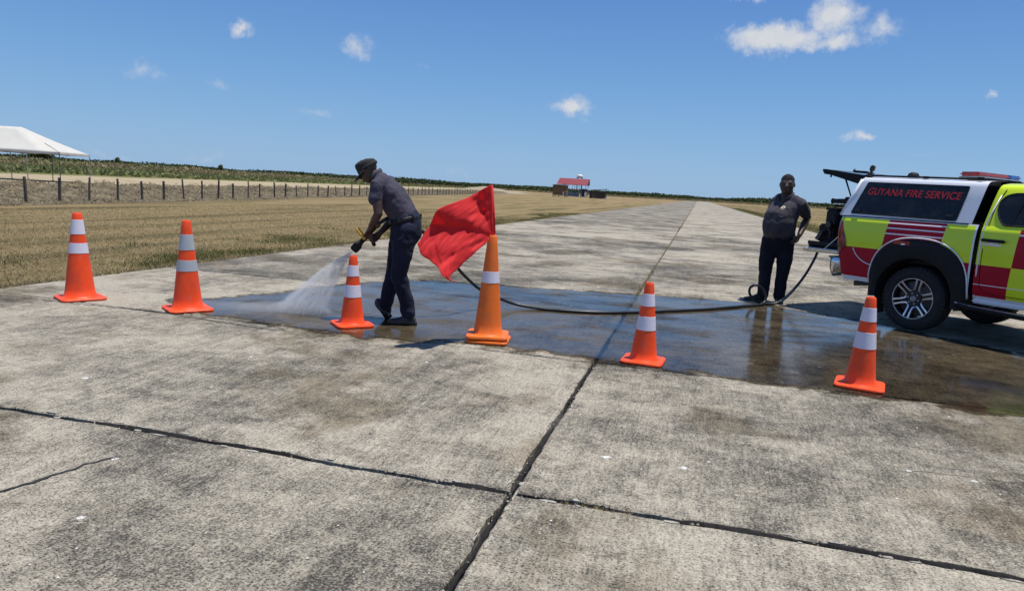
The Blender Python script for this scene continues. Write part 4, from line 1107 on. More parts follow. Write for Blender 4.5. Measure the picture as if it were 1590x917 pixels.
# side windows with lettering
def surf(x, z, d, near=True):
    y = can_y(z)-.004-d; return (x, y if near else TW-y, z)
WIN = [(-.985, 1.318), (.285, 1.302), (.335, 1.683), (-.862, 1.706)]
def rounded(poly, r, n=5):
    out = []; P = [Vector((*p, 0)) for p in poly]; N = len(P)
    for i in range(N):
        a, b_, c_ = P[i-1], P[i], P[(i+1) % N]; u = (a-b_).normalized(); w = (c_-b_).normalized()
        for k in range(n+1):
            t = k/n; q = (b_+u*r)*(1-t)**2+b_*2*t*(1-t)+(b_+w*r)*t*t; out.append((q.x, q.y))
    return out
for near in (True, False):
    m = MB(); m.prism(rounded(WIN, .02), .007, lambda x, z, d: surf(x, z, d, near))
    win = m.build('side_window', GLASS, truck)
    if near: win['label'] = 'dark canopy side window lettered GUYANA FIRE SERVICE in red'
    m = MB(); fr = rounded(WIN, .02); m.tube([surf(x, z, .004, near) for x, z in fr], .006, 6, closed=True); m.build('window_seal', BLK, win, smooth=True)
    for x in (-.90, .215): m = MB(); m.box(surf(x, 1.355, .016, near), (.085, .014, .028), bevel=.005); m.build('window_latch', mat('latch_black', (.03, .03, .032), .3), win)
    if near:
        cu_ = bpy.data.curves.new('t', 'FONT'); cu_.body = 'GUYANA FIRE SERVICE'; cu_.size = .1; cu_.extrude = .0006; cu_.offset = .0022; cu_.align_x = 'LEFT'; cu_.space_character = 1.06
        to = bpy.data.objects.new('t', cu_); COL.objects.link(to); dg = bpy.context.evaluated_depsgraph_get(); dg.update()
        me = bpy.data.meshes.new_from_object(to.evaluated_get(dg)); bpy.data.objects.remove(to)
        xs = [v.co.x for v in me.vertices]; ys_ = [v.co.y for v in me.vertices]; x0_, x1_, h1 = min(xs), max(xs), max(ys_)
        for v in me.vertices:
            X = -.835+(v.co.x-x0_)/(x1_-x0_)*1.105; fz = (v.co.y)/h1
            z = 1.558-(X+.835)*.022+fz*.082; v.co = Vector(surf(X+fz*.010, z, .0085+v.co.z))
        lt = link('lettering', me, win); me.name = 'lettering'; me.materials.clear(); me.materials.append(mat('red_lettering', (.52, .018, .022), .5))
# open rear hatch
hatch = bpy.data.objects.new('rear_hatch', None); COL.objects.link(hatch); hatch.parent = truck; hatch.location = (-.955, YC, 1.775)
ha = R(7.5); Mh = roty(ha)
def H(x, y, z): return Mh @ Vector((x, y, z))
m = MB()
for y in (-.745, .745): m.box(H(-.29, y*.97, -.012), (.60, .05, .065), M=Mh, bevel=.012)

for y in (-.735, .735): m.prism([(.0, .02), (.0, -.105), (-.25, -.072), (-.585, -.030), (-.60, .018)], .02, lambda x, z, d: H(x, y-.01+d, z))
m.box(H(-.57, 0, -.010), (.06, 1.44, .055), M=Mh, bevel=.01); m.box(H(-.02, 0, 0), (.06, 1.44, .04), M=Mh, bevel=.01); m.build('hatch_frame', BLK, hatch)
m = MB(); m.box(H(-.29, 0, .012), (.52, 1.40, .008), M=Mh); m.build('hatch_glass', GLASS, hatch)
m = MB(); m.box(H(-.29, 0, -.028), (.52, 1.42, .010), M=Mh @ roty(R(-3))); m.build('hatch_lining', mat('hatch_lining', (.30, .27, .24), .7, var=.3), hatch)
m = MB(); m.tube([H(-.60, -.62, -.005), H(-.625, -.70, .0)], [.010, .016], 8); m.tube([H(-.5, -.70, -.02), H(-.49, -.70, -.075)], [.008, .012], 8); m.build('hatch_catch', BLK, hatch)
for y in (-.66, .66):
    m = MB(); m.tube([H(-.33, y, -.02), (-.16, y, -.33)], [.012, .008], 8); m.build('gas_strut', BLK, hatch)
m = MB(); m.tube(catmull([H(-.02, -.62, .03), H(-.12, -.5, .05), H(-.3, -.5, .04), H(-.45, -.3, .05)], 6), .016, 8); m.build('wiper_motor_cable', BLK, hatch)
# light bar, antenna dome, lamp on a bracket
lb = bpy.data.objects.new('light_bar', None); COL.objects.link(lb); lb.parent = truck; lb.location = (.20, YC-.09, 1.80)
LB = .96
m = MB(); m.box((0, 0, -.012), (.23, LB, .022), bevel=.008)
for y in (-.38, .38): m.box((0, y, -.030), (.10, .05, .03))
m.build('bar_base', BLK, lb)
m = MB(); m.box((0, -.0, .002), (.235, LB*.98, .008)); m.build('bar_trim', SIL, lb)
RLN = mat('beacon_red', (.42, .018, .012), .18, coat=.5, var=.35, vscale=22); BLN = mat('beacon_blue', (.02, .12, .42), .18, coat=.5, var=.3, vscale=22)
m = MB(); m.box((0, -.5*LB+.34, .032), (.22, .68, .052), bevel=.020); m.build('red_lens', RLN, lb, smooth=True, angle=40)
m = MB(); m.box((0, .5*LB-.135, .032), (.22, .265, .052), bevel=.020); m.build('blue_lens', BLN, lb, smooth=True, angle=40)
m = MB(); m.lathe([(.065, 0), (.065, .02), (.055, .045), (.03, .06), (0, .064)], 20, c=(-.46, .40, 1.785), cap=False); m.build('antenna_dome', BLK, truck, smooth=True)
m = MB(); m.box((-.93, .29, 1.80), (.04, .05, .06)); m.tube([(-.93, .29, 1.82), (-.94, .29, 1.87), (-.93, .28, 1.90)], [.014, .02, .016], 8); m.box((-.92, .28, 1.885), (.06, .05, .075), bevel=.012, M=roty(.25)); m.build('work_lamp', mat('dull_black_metal', (.05, .045, .04), .5), truck)
# --- cab: lower body
def liv_cab(c):
    x, z = c.x, c.z
    if z < .515: return 2
    if z > 1.252: return 0
    k = 0 if x < .925+.06*(z-.85) else 1+int((x-(.925+.06*(z-.85)))/.62)
    upz = z > .852
    if not upz and abs(z-.640) < .004: return 2
    if upz and k % 2 == 1 and abs(z-1.195) < .009: return 2
    return (0 if k % 2 == 0 else 1) if upz else (1 if k % 2 == 0 else 0)
zc = [.46, .49, .515, .58, .636, .644, .72, .79, .852, .93, 1.0, 1.08, 1.14, 1.186, 1.204, 1.23, 1.252, 1.272]
def cab_y(z, x=1.0):
    y = float(np.interp(z, [.46, .515, .60, .75, .95, 1.10, 1.22, 1.272], [.075, .04, .014, .004, .0, .006, .020, .050]))
    if x > 3.3: y += .35*((x-3.3)/.75)**2.2*.8
    return y
def ztop(x): return float(np.interp(x, [.5, 2.55, 2.75, 3.6, 3.95, 4.05], [1.272, 1.272, 1.19, 1.07, .96, .80]))
def cab_side(near):
    rows = []
    for zi, z in enumerate(zc):
        r_ = []; xb = .925+.06*(z-.85)
        xs = np.r_[np.linspace(.580, xb, 10)[:-1], np.concatenate([np.linspace(xb+.62*k, xb+.62*(k+1), 6)[:-1] for k in range(5)]), [xb+3.1]]
        for x in xs:
            zz = min(z, .46+(z-.46)*(ztop(x)-.46)/(1.272-.46)) if x > 2.5 else z
            r_.append((x, cab_y(z, x) if near else TW-cab_y(z, x), zz))
        rows.append(r_)
    m = MB(); m.grid(rows, mfun=liv_cab, keep=lambda c: ((c.x-WX-3.085)/.475)**2+((c.z-.40)/.535)**2 > 1)
    return m.build('cab_side', LIV, truck, smooth=True, angle=40)
cab_side(True)['label'] = 'cab side in yellow and crimson chequers'; cab_side(False)
m = MB(); rows = []       # bonnet and nose
for k in range(16):
    x = 2.5+1.53*k/15; r_ = []
    for j in range(13):
        t = j/12; ya = cab_y(1.272, x)+.002; y = ya+(TW-2*ya)*t; r_.append((x, y, ztop(x)+.055*math.sin(math.pi*t)**.6*(1 if x < 3.8 else .5)))
    rows.append(r_)
m.grid(rows); m.build('bonnet', YEL, truck, smooth=True)
m = MB(); m.box((4.0, YC, .70), (.10, 1.16, .42), bevel=.03); m.build('grille', BLK, truck)
m = MB(); m.box((4.03, YC, .50), (.16, 1.50, .20), bevel=.05); m.build('front_bumper', BLK, truck)
for y in (.30, TW-.30):
    m = MB(); m.box((3.93, y, .90), (.16, .28, .14), bevel=.04); m.build('headlight', mat('headlight_lens', (.7, .72, .75), .1, coat=.8), truck)
m = MB(); m.add([(.585, .05, .5), (.585, TW-.05, .5), (.585, TW-.05, 1.272), (.585, .05, 1.272)], [(0, 1, 2, 3)]); m.build('cab_back', BLK, truck)
# greenhouse
def gh(t, v):
    xb = .575+(2.70-.575)*t; xt = .612+(1.80-.612)*t
    tab = [(0, .050, 1.272), (.22, .088, 1.40), (.45, .135, 1.545), (.62, .178, 1.650), (.70, .205, 1.690), (.78, .25, 1.714), (.88, .40, 1.735), (1, YC, 1.748)]
    vs_ = [a for a, _, _ in tab]; y = float(np.interp(v, vs_, [b for _, b, _ in tab])); z = float(np.interp(v, vs_, [c for _, _, c in tab]))
    f = min(1, (z-1.272)/.42); x = xb+(xt-xb)*f
    return x, y, z
m = MB(); VV = [0, .11, .22, .34, .45, .54, .62, .66, .70, .74, .78, .83, .88, .94, 1.0]
rows = [[gh(k/24, v) for k in range(25)] for v in VV]
m.grid(rows); m.grid([[(x, TW-y, z) for x, y, z in r_] for r_ in rows])
m.build('cab_roof', YEL, truck, smooth=True, angle=50)
for nm, t in (('rear_window', 0), ('windscreen', 1)):
    a = [gh(t, v) for v in VV]; P = a+[(x, TW-y, z) for x, y, z in reversed(a)]
    m = MB(); m.add(P, [tuple(range(len(P)))]); m.build(nm, GLASS, truck)
def gy(z): return float(np.interp(z, [1.272, 1.40, 1.545, 1.65], [.050, .088, .135, .178]))
for near in (True, False):
    for poly in ([(.765, 1.283), (.705, 1.36), (.668, 1.46), (.672, 1.54), (.715, 1.598), (.79, 1.622), (1.36, 1.632), (1.395, 1.290)], [(1.455, 1.292), (1.44, 1.632), (1.72, 1.625), (2.30, 1.31), (2.28, 1.294)]):
        pr = rounded(poly, .03, 4)
        m = MB(); m.prism(pr, .006, lambda x, z, d: (x, (gy(z)-.003-d) if near else TW-gy(z)+.003+d, z)); dw = m.build('door_window', GLASS, truck)
        m = MB(); m.tube([(x, (gy(z)-.006) if near else TW-gy(z)+.006, z) for x, z in pr], .008, 6, closed=True); m.build('window_seal', BLK, dw, smooth=True)
        if poly[0][0] < 1:
            m = MB(); m.box((0, 0, 0), (.014, .008, .34), M=roty(R(13))); o = m.build('window_divider', BLK, dw); z_ = 1.455; o.location = (.875, gy(z_)-.010 if near else TW-gy(z_)+.010, z_); o.rotation_euler = (R(-16) if near else R(16), 0, 0)
    # door shut lines, handles, mirrors
    sg = (lambda y: y) if near else (lambda y: TW-y)
    line = [(.690, 1.66), (.655, 1.55), (.635, 1.40), (.630, 1.272), (.628, 1.0), (.630, .80), (.645, .62), (.69, .565), (.80, .548), (1.43, .545), (1.44, .60), (1.44, 1.28)]
    m = MB(); m.tube([(x, sg((cab_y(z) if z <= 1.272 else gy(min(z, 1.65)))-.0005), z) for x, z in line], .0045, 5); m.build('door_shut_line', BLK, truck)
    m = MB(); m.tube([(.600, sg(cab_y(z)-.002), z) for z in (.50, .8, 1.1, 1.25)]+[(.62, sg(gy(1.4)-.004), 1.4), (.66, sg(gy(1.6)-.004), 1.6)], .008, 6); m.build('body_edge_trim', WHT, truck, smooth=True)
    m = MB(); m.box((0, 0, 0), (.24, .022, .034), bevel=.010); dh = m.build('door_handle', BLK, truck); dh.location = (.725, sg(-.022), 1.118); dh.rotation_euler = (0, R(1), 0)
    m = MB(); m.box((0, 0, 0), (.10, .012, .05), bevel=.005); o = m.build('handle_recess', WHT, dh); o.location = (-.005, .022 if near else -.022, -.028)
    m = MB(); m.box((0, 0, 0), (.20, .010, .018), bevel=.004); o = m.build('handle_plate', SIL, dh); o.location = (-.015, .020 if near else -.020, -.045)
    m = MB(); m.box((2.15, sg(-.13), 1.35), (.10, .20, .17), bevel=.04); m.build('wing_mirror', BLK, truck, smooth=True, angle=40)
    # sill trim and side step
    m = MB(); m.box((1.55, sg(.075), .455), (1.95, .06, .05), bevel=.015); m.build('sill', WHT, truck)
    m = MB(); P = [(.43, sg(.08), .405), (.50, sg(-.02), .395), (.62, sg(-.04), .385), (1.5, sg(-.04), .360), (2.38, sg(-.03), .350), (2.48, sg(.06), .36)]
    m.tube(P, [(.032, .05)]*6, 12, hint=(0, 0, 1)); m.tube([(.9, sg(.2), .44), (.9, sg(-.02), .37)], .022, 8); m.tube([(2.1, sg(.2), .44), (2.1, sg(-.02), .36)], .022, 8); m.build('side_step', BLK, truck, smooth=True, angle=45)
    m = MB(); m.tube([(.45, sg(-.034), .418), (.62, sg(-.068), .404), (1.5, sg(-.070), .380)], .008, 6); m.build('step_trim', SIL, truck)

# --- gear on and above the tailgate (rests there: things of their own)
def t2w(x, y, z): return TP+rotz(R(-45)) @ Vector((x, y, z))
GEAR = mat('black_machinery', (.022, .021, .021), .6, var=.4, vscale=20, bump=.5, bscale=70); GEARM = mat('oily_metal', (.11, .10, .095), .4, metal=.8, var=.3)
tray = thing('equipment_tray', t2w(-1.42, .62, .825), 'black slide-out tray lying on the open tailgate', 'tray', R(-45))
m = MB(); m.box((0, 0, .025), (.62, .66, .05), bevel=.012); m.build('deck', BLK, tray)
m = MB()
for y in (-.33, .33): m.box((0, y, .055), (.62, .025, .05), bevel=.006)
m.build('rail', GEAR, tray)
pump = thing('pump_unit', t2w(-1.55, .62, .875), 'black pump engine standing on the tray at the tailgate', 'pump', R(-45))
m = MB(); m.box((-.02, 0, .14), (.22, .42, .26), bevel=.02); m.box((.10, .05, .20), (.2, .36, .38), bevel=.02); m.build('housing', GEAR, pump)
m = MB(); m.box((.03, -.02, .36), (.17, .34, .20), bevel=.015); m.box((.03, -.02, .475), (.19, .36, .035), bevel=.008); m.tube([(.03, -.14, .49), (.03, -.14, .52), (.03, .10, .52), (.03, .10, .49)], .010, 8); m.build('top_box', GEAR, pump)
m = MB()
for k in range(5): m.box((-.135, -.13+.065*k, .14), (.012, .03, .18))
for z in (.08, .22): m.box((-.137, 0, z), (.012, .38, .018))
m.build('grille_ribs', BLK, pump)
m = MB(); m.tube([(-.02, -.225, .16), (-.02, -.29, .14), (-.06, -.31, .05)], .035, 12); m.lathe([(.05, 0), (.05, .03), (.04, .045)], 14, c=(.06, -.24, .26), M=rotx(R(90))); m.build('outlet', GEARM, pump, smooth=True, angle=40)
m = MB(); P = catmull([(.07, -.20, .30), (.02, -.25, .27), (.06, -.26, .20), (.10, -.25, .14)], 6); m.tube(P, .010, 6); m.tube(catmull([(.06, -.19, .42), (.10, -.24, .36), (.12, -.24, .26)], 6), .007, 6); m.build('fuel_line', GEARM, pump, smooth=True)
mon = thing('water_monitor', t2w(-1.32, .50, .85), 'black nozzle gun on a post inside the open canopy', 'monitor', R(-45))
m = MB(); m.tube([(.08, .0, 0), (.08, 0, .60)], .03, 10); m.build('post', GEAR, mon, smooth=True)
m = MB(); m.tube([(.14, .0, .615), (-.06, -.02, .612), (-.20, -.03, .608), (-.24, -.03, .608)], [.032, .034, .030, .038], 14); m.build('barrel', GEAR, mon, smooth=True, angle=40)
m = MB(); m.ball((.07, 0, .665), (.075, .06, .05)); m.box((-.02, 0, .65), (.10, .05, .04), bevel=.01); m.build('swivel', GEAR, mon, smooth=True, angle=50)
reel = thing('hose_reel', t2w(-.62, .92, .83), 'black hose reel inside the canopy', 'reel', R(-45))
m = MB(); m.lathe([(.30, -.32), (.30, -.30), (.12, -.29), (.12, .29), (.30, .30), (.30, .32)], 32, c=(0, 0, .32), M=rotx(R(90))); m.build('drum', GEAR, reel, smooth=True, angle=40)
m = MB()
for k in range(9): m.lathe([(.22, -.26+k*.06), (.25, -.23+k*.06), (.22, -.20+k*.06)], 28, c=(0, 0, .32), M=rotx(R(90)), cap=False)
m.build('wound_hose', BLK, reel, smooth=True)
for y in (-.36, .36):
    m = MB(); m.tube([(-.18, y, 0), (0, y, .33), (.18, y, 0)], .018, 8); m.build('stand', GEARM, reel)

# ------------------------------------------------------------------ people
def skin_mat():
    m, T, b = bsdf('dark_skin'); co = T.n('ShaderNodeTexCoord').outputs['Object']
    c = T.mix(T.rng(T.noise(co, 16, 5, .6), .35, .65), (.050, .030, .022), (.085, .052, .038))
    T.put(b.inputs['Base Color'], c); b.inputs['Roughness'].default_value = .50; b.inputs['Specular IOR Level'].default_value = .42
    bn = T.n('ShaderNodeBump'); bn.inputs['Strength'].default_value = .15; bn.inputs['Distance'].default_value = .003
    T.put(bn.inputs['Height'], T.noise(co, 140, 3)); T.put(b.inputs['Normal'], bn.outputs[0]); return m
def fabric(name, c1, c2, scale=5, rough=.9, sheen=.06, wet=None):
    m, T, b = bsdf(name); co = T.n('ShaderNodeTexCoord').outputs['Object']
    c = T.mix(T.rng(T.noise(co, scale, 5, .65), .32, .68), c1, c2)
    T.put(b.inputs['Base Color'], c); b.inputs['Roughness'].default_value = rough; b.inputs['Sheen Weight'].default_value = sheen; b.inputs['Specular IOR Level'].default_value = .2
    bn = T.n('ShaderNodeBump'); bn.inputs['Strength'].default_value = .5; bn.inputs['Distance'].default_value = .008
    fold = T.noise(T.vm('MULTIPLY', co, (1, 1, .55)), 14, 4, .55, .8)
    T.put(bn.inputs['Height'], T.m('ADD', fold, T.m('MULTIPLY', T.noise(co, 260, 2), .12))); T.put(b.inputs['Normal'], bn.outputs[0]); return m
SKIN = skin_mat()
PALM = mat('palm_skin', (.22, .12, .075), .5, var=.2)
SH1 = fabric('faded_purple_grey_shirt', (.040, .037, .055), (.074, .068, .092)); SH2 = fabric('charcoal_shirt', (.038, .035, .043), (.066, .061, .072))
TR1 = fabric('navy_trousers', (.008, .011, .023), (.018, .023, .045), sheen=.02); TR2 = fabric('black_navy_trousers', (.006, .007, .012), (.013, .015, .024), sheen=.02)
LEA = mat('black_leather', (.014, .013, .013), .42, var=.3, bump=.3, bscale=60); CAPM = fabric('charcoal_cap', (.018, .018, .019), (.036, .036, .036), sheen=.1)
BUC = mat('buckle_metal', (.5, .48, .42), .3, metal=1); EYE = mat('eye_white', (.16, .14, .12), .5); IRI = mat('eye_dark', (.015, .01, .008), .15); LIP = mat('lip_skin', (.060, .028, .024), .6); HAIR = mat('short_black_hair', (.008, .007, .007), .9, bump=.8, bscale=220)
def grip_hand(m, W, G, axis, rad, wrap=1, fr=.0088):
    """palm and five fingers closed round a bar at G"""
    W, G, a = Vector(W), Vector(G), Vector(axis).normalized()
    u = (W-G); u -= a*u.dot(a); u.normalize(); w = a.cross(u)*wrap
    K = G+u*(rad+.014)
    m.limb([W, W.lerp(K, .5), K], [(.026, .019), (.038, .017), (.040, .015)], 12, hint=a)
    for i in range(4):
        off = a*(i-1.5)*.0195; L = (2.5, 2.9, 2.75, 2.2)[i]; P = []
        for k in range(7):
            th = .15+L*k/6; P.append(G+off+(u*math.cos(th)+w*math.sin(th))*(rad+fr*.85))
        P[0] = K+off*.95+w*.010
        m.limb(P, [fr*1.08, fr*1.1, fr, fr*1.02, fr*.95, fr*.9, fr*.8], 8)
    P = [K+a*.026-w*.006, G+a*.036+(u*math.cos(.7)-w*math.sin(.7))*(rad+fr*1.3), G+a*.030+(u*math.cos(1.6)-w*math.sin(1.6))*(rad+fr), G+a*.022+(u*math.cos(2.3)-w*math.sin(2.3))*(rad+fr)]
    m.limb(P, [fr*1.35, fr*1.3, fr*1.1, fr*.9], 8)
def open_hand(m, W, d, n, fr=.0088, curl=.5, side=1):
    """relaxed hand: d towards the fingertips, n out of the back of the hand"""
    W, d, n = Vector(W), Vector(d).normalized(), Vector(n).normalized(); s_ = d.cross(n).normalized()*side
    K = W+d*.095
    m.limb([W, W+d*.045, K], [(.027, .019), (.040, .016), (.041, .014)], 12, hint=s_)
    for i in range(4):
        L = (.072, .082, .076, .060)[i]; P = [K+s_*(1.5-i)*.020-d*.01]; dd = d.copy()
        for k in range(3):
            dd = (dd-n*curl*(.5+.3*k)).normalized(); P.append(P[-1]+dd*L*(.45, .31, .24)[k])
        m.limb(P, [fr*1.1, fr*1.05, fr*.95, fr*.8], 8)
    P = [W+d*.022+s_*.028, W+d*.055+s_*.056-n*.008, W+d*.085+s_*.064-n*.016, W+d*.108+s_*.060-n*.022]
    m.limb(P, [fr*1.4, fr*1.25, fr*1.1, fr*.9], 8)
def head(m, c, f, upv, sc=1.0, jowl=1.0):
    """skull, jaw, brow, nose, lips, ears; returns the frame"""
    c = Vector(c); f = Vector(f).normalized(); s_ = f.cross(Vector(upv)).normalized(); u = s_.cross(f)
    M = Matrix((s_, f, u)).transposed()*sc
    def at(x, y, z): return c+M @ Vector((x, y, z))
    m.ball(at(0, -.012, .030), (.076, .094, .085), M)
    m.ball(at(0, .020, -.020), (.066*jowl, .074, .092), M)
    m.ball(at(0, .040, -.075), (.046*jowl, .044, .038), M)
    for e in (-1, 1):
        m.ball(at(e*.040*jowl, .040, -.035), (.026, .028, .030), M); m.ball(at(e*.028, .070, .022), (.026, .014, .010), M)
        m.ball(at(e*.074*(.5+.5*jowl), -.012, -.006), (.0075, .016, .027), M @ rotx(-.2)); m.ball(at(e*.011, .100, -.030), (.011, .012, .009), M)
    m.limb([at(0, .082, .012), at(0, .094, -.012), at(0, .103, -.027)], [.009*sc, .011*sc, .014*sc], 10)
    m.ball(at(0, .086, -.057), (.028, .014, .009), M); m.ball(at(0, .083, -.071), (.026, .014, .009), M)
    return at, M
def face_parts(at, M, par):
    m = MB()
    for e in (-1, 1): m.ball(at(e*.030, .0745, .003), (.0105, .009, .0055), M, 12, 8)
    ey = m.build('eyes', EYE, par, smooth=True); m = MB()
    for e in (-1, 1): m.ball(at(e*.030, .0805, .003), (.0058, .004, .0050), M, 10, 8)
    m.build('irises', IRI, ey, smooth=True)
    m = MB(); m.limb([at(-.024, .092, -.062), at(0, .1005, -.062), at(.024, .092, -.062)], [(.004, .003), (.006, .004), (.004, .003)], 8); m.build('lips', LIP, par, smooth=True)
def shoe(par, heel, toe, upv=(0, 0, 1), w=.046, name='shoe'):
    heel, toe = Vector(heel), Vector(toe); d = (toe-heel).normalized(); L = (toe-heel).length; s_ = d.cross(Vector(upv)).normalized(); u = s_.cross(d)
    M = Matrix((d, s_, u)).transposed()
    def at(x, y, z): return heel+M @ Vector((x, y, z))
    outl = [(.0, .030), (.02, .036), (.25*L, .036), (.45*L, .037), (.70*L, w), (.85*L, w*.92), (.95*L, w*.66), (L, w*.25)]
    m = MB()
    st = [(0.012, .030, .010, .062), (.05*L/.3, .034, .010, .088), (.30*L, .036, .010, .098), (.45*L, .038, .010, .080), (.62*L, w*.98, .010, .058), (.80*L, w*.96, .010, .048), (.93*L, w*.72, .010, .040), (.985*L, w*.34, .012, .028)]
    rows = []
    for x, hw, z0_, z1_ in st:
        r_ = []
        for k in range(17):
            t = math.pi*k/16; r_.append(at(x, hw*math.cos(t)*(1 if math.sin(t) < .6 else 1), z0_+(z1_-z0_)*abs(math.sin(t))**.75))
        rows.append(r_)
    m.grid(rows); n = 17
    m.add(rows[0], [tuple(range(17))]); m.add(rows[-1], [tuple(range(17))])
    sh = m.build(name, LEA, par, smooth=True, angle=60)
    m = MB(); pl = [(x, y) for x, y in outl]+[(x, -y) for x, y in reversed(outl)]
    m.prism(pl, .016, lambda x, y, d_: at(x-.003, y*1.06, d_)); m.prism([(0, .034), (.26*L, .037), (.26*L, -.037), (0, -.034)], .010, lambda x, y, d_: at(x-.003, y, -.006+d_)); m.build('sole', mat('black_sole', (.02, .019, .018), .8), sh)
    m = MB()
    for k in range(4):
        x = (.40+.06*k)*L; h = .086-.009*k; m.tube([at(x, .020, h-.004), at(x, 0, h+.003), at(x, -.020, h-.004)], .0025, 5)
    m.build('laces', mat('lace', (.03, .03, .03), .9), sh)
    return sh

# --- man with the nozzle (local axes: x right, y away, z up)
O1 = Vector((-2.78, 6.27, 0))
man1 = thing('person', O1, 'person in faded shirt and cap bending forward to spray water', 'person', YAW)
m = MB()
hf = Vector((-.80, -.10, -.55)); at1, M1 = head(m, (-.345, -.005, 1.475), hf, (-.5, 0, 1), .98)
m.limb([(-.225, 0, 1.40), (-.27, 0, 1.425), (-.315, 0, 1.45)], [.066, .058, .058])
m.limb([(.02, 0, .95), (-.08, 0, 1.18), (-.19, 0, 1.34)], [.10, .10, .10])
S1n, E1n, W1n, G1n = Vector((-.235, -.165, 1.335)), Vector((-.195, -.215, 1.075)), Vector((-.285, -.125, .925)), Vector((-.325, -.075, .860))
S1f, E1f, W1f, G1f = Vector((-.205, .165, 1.325)), Vector((-.095, .165, 1.045)), Vector((-.215, .015, .880)), Vector((-.283, -.045, .828))
m.limb([(-.19, 0, 1.33), S1n, S1n.lerp(E1n, .5), E1n, E1n.lerp(W1n, .35), W1n], [.06, .055, .050, .043, .041, .028])
m.limb([(-.19, 0, 1.33), S1f, S1f.lerp(E1f, .5), E1f, E1f.lerp(W1f, .35), W1f], [.06, .055, .050, .042, .040, .027])
NZ_A = Vector((-.255, -.060, .935)); NZ_B = Vector((-.459, -.062, .700)); NZd = (NZ_B-NZ_A).normalized()
PG = Vector((-.283, -.055, .815)); PGd = Vector((.42, .02, -.9)).normalized()
grip_hand(m, W1n, NZ_A.lerp(NZ_B, .30)+Vector((0, 0, .0)), -NZd, .024, 1)
grip_hand(m, W1f, PG, PGd*-1, .019, -1)
m.limb([(.05, -.1, .92), (0, -.11, .49), (.105, -.10, .12)], [.07, .05, .045]); m.limb([(-.02, .1, .92), (-.09, .1, .47), (-.165, .11, .15)], [.07, .05, .045])
remeshed(m, 'body', .0055, SKIN, man1, 3)
face_parts(at1, M1, man1)
m = MB(); m.ball((-.272, -.058, .818), (.020, .012, .026), None, 12, 8); m.build('palm', PALM, man1, smooth=True)
m = MB()
hint = (0, 1, 0)
m.limb([(.035, 0, 1.005), (-.005, 0, 1.085), (-.055, 0, 1.165), (-.115, 0, 1.255), (-.170, 0, 1.335), (-.215, 0, 1.395)], [(.165, .142), (.165, .140), (.178, .142), (.190, .138), (.178, .115), (.115, .070)], 28, hint)
m.limb([(-.175, -.10, 1.365), S1n+Vector((.01, -.005, 0)), S1n.lerp(E1n, .38)+Vector((-.012, -.004, 0)), S1n.lerp(E1n, .46)+Vector((-.018, -.004, 0))], [.080, .070, .066, .066], 18)
m.limb([(-.165, .10, 1.36), S1f+Vector((.01, .005, 0)), S1f.lerp(E1f, .45), S1f.lerp(E1f, .52)], [.085, .080, .075, .072], 18)
m.limb([(-.215, 0, 1.395), (-.258, 0, 1.425)], [(.080, .074), (.066, .063)], 18, hint)
remeshed(m, 'shirt', .009, SH1, man1, 5, [(.11, .020), (.035, .007)])
m = MB(); P = [Vector((-.262, 0, 1.432))+Vector((.040*math.cos(t), .070*math.sin(t), .058*math.cos(t))) for t in np.linspace(0, 2*math.pi, 25)[:-1]]
m.tube(P, [(.020, .007)]*24, 8, hint=(-.55, 0, .8), closed=True); m.build('collar', SH1, man1, smooth=True)
m = MB()      # trousers
m.limb([(.045, 0, 1.015), (.045, 0, .96), (.040, 0, .90), (.020, 0, .84)], [(.165, .142), (.172, .148), (.178, .155), (.160, .135)], 26, hint)
m.limb([(.055, -.085, .93), (.035, -.095, .78), (.015, -.105, .62), (.002, -.108, .49), (.040, -.105, .36), (.082, -.102, .23), (.105, -.100, .115)], [.112, .112, .093, .079, .078, .072, .068], 20)
m.limb([(-.005, .085, .92), (-.030, .095, .76), (-.062, .10, .61), (-.092, .10, .475), (-.118, .105, .35), (-.142, .108, .24), (-.158, .11, .155)], [.112, .110, .092, .077, .076, .071, .067], 20)
for (c, r_) in (((.000, -.107, .46), .082), ((.012, -.107, .43), .079), ((.055, -.104, .31), .077), ((.098, -.101, .14), .073), ((-.096, .10, .44), .080), ((-.152, .109, .18), .072)): m.ball(c, (r_, r_, .026))
remeshed(m, 'trousers', .010, TR1, man1, 4, [(.10, .020), (.03, .006)])
m = MB(); bc = Vector((.024, 0, 1.024)); bn_ = Vector((-.26, 0, 1)).normalized()
P = []
for t in np.linspace(0, 2*math.pi, 41)[:-1]:
    p = bc+Vector((.150*math.cos(t), .172*math.sin(t), 0)); p.z += .26*.150*math.cos(t); P.append(p)
m.tube(P, [(.020, .006)]*40, 8, hint=bn_, closed=True); belt = m.build('belt', LEA, man1, smooth=True)
m = MB()
for t in (4.0, 4.7, 5.4, 0.0): m.box(bc+Vector((.157*math.cos(t), .179*math.sin(t), .26*.150*math.cos(t))), (.014, .014, .052), M=rotz(t))
m.box(bc+Vector((-.06, -.168, -.02)), (.03, .012, .05), bevel=.004); m.build('belt_loop', TR1, belt)
m = MB(); m.tube(catmull([(.075, -.151, .985), (.030, -.170, .93), (-.02, -.168, .86)], 6), .004, 5); m.tube(catmull([(.16, -.10, .95), (.165, -.06, .945), (.172, .0, .945)], 6), .003, 5); m.build('pocket_seam', TR1, man1)
shoe(man1, (.190, -.10, .012), (-.098, -.125, .012)); shoe(man1, (-.118, .105, .012), (-.262, .155, .195), (-.6, 0, .8))
m = MB(); 
for p, q in (((.112, -.10, .135), (.118, -.10, .075)), ((-.155, .11, .17), (-.150, .108, .09))): m.limb([p, q], [.05, .05], 12)
m.build('socks', mat('black_sock', (.012, .012, .013), .95), man1, smooth=True)
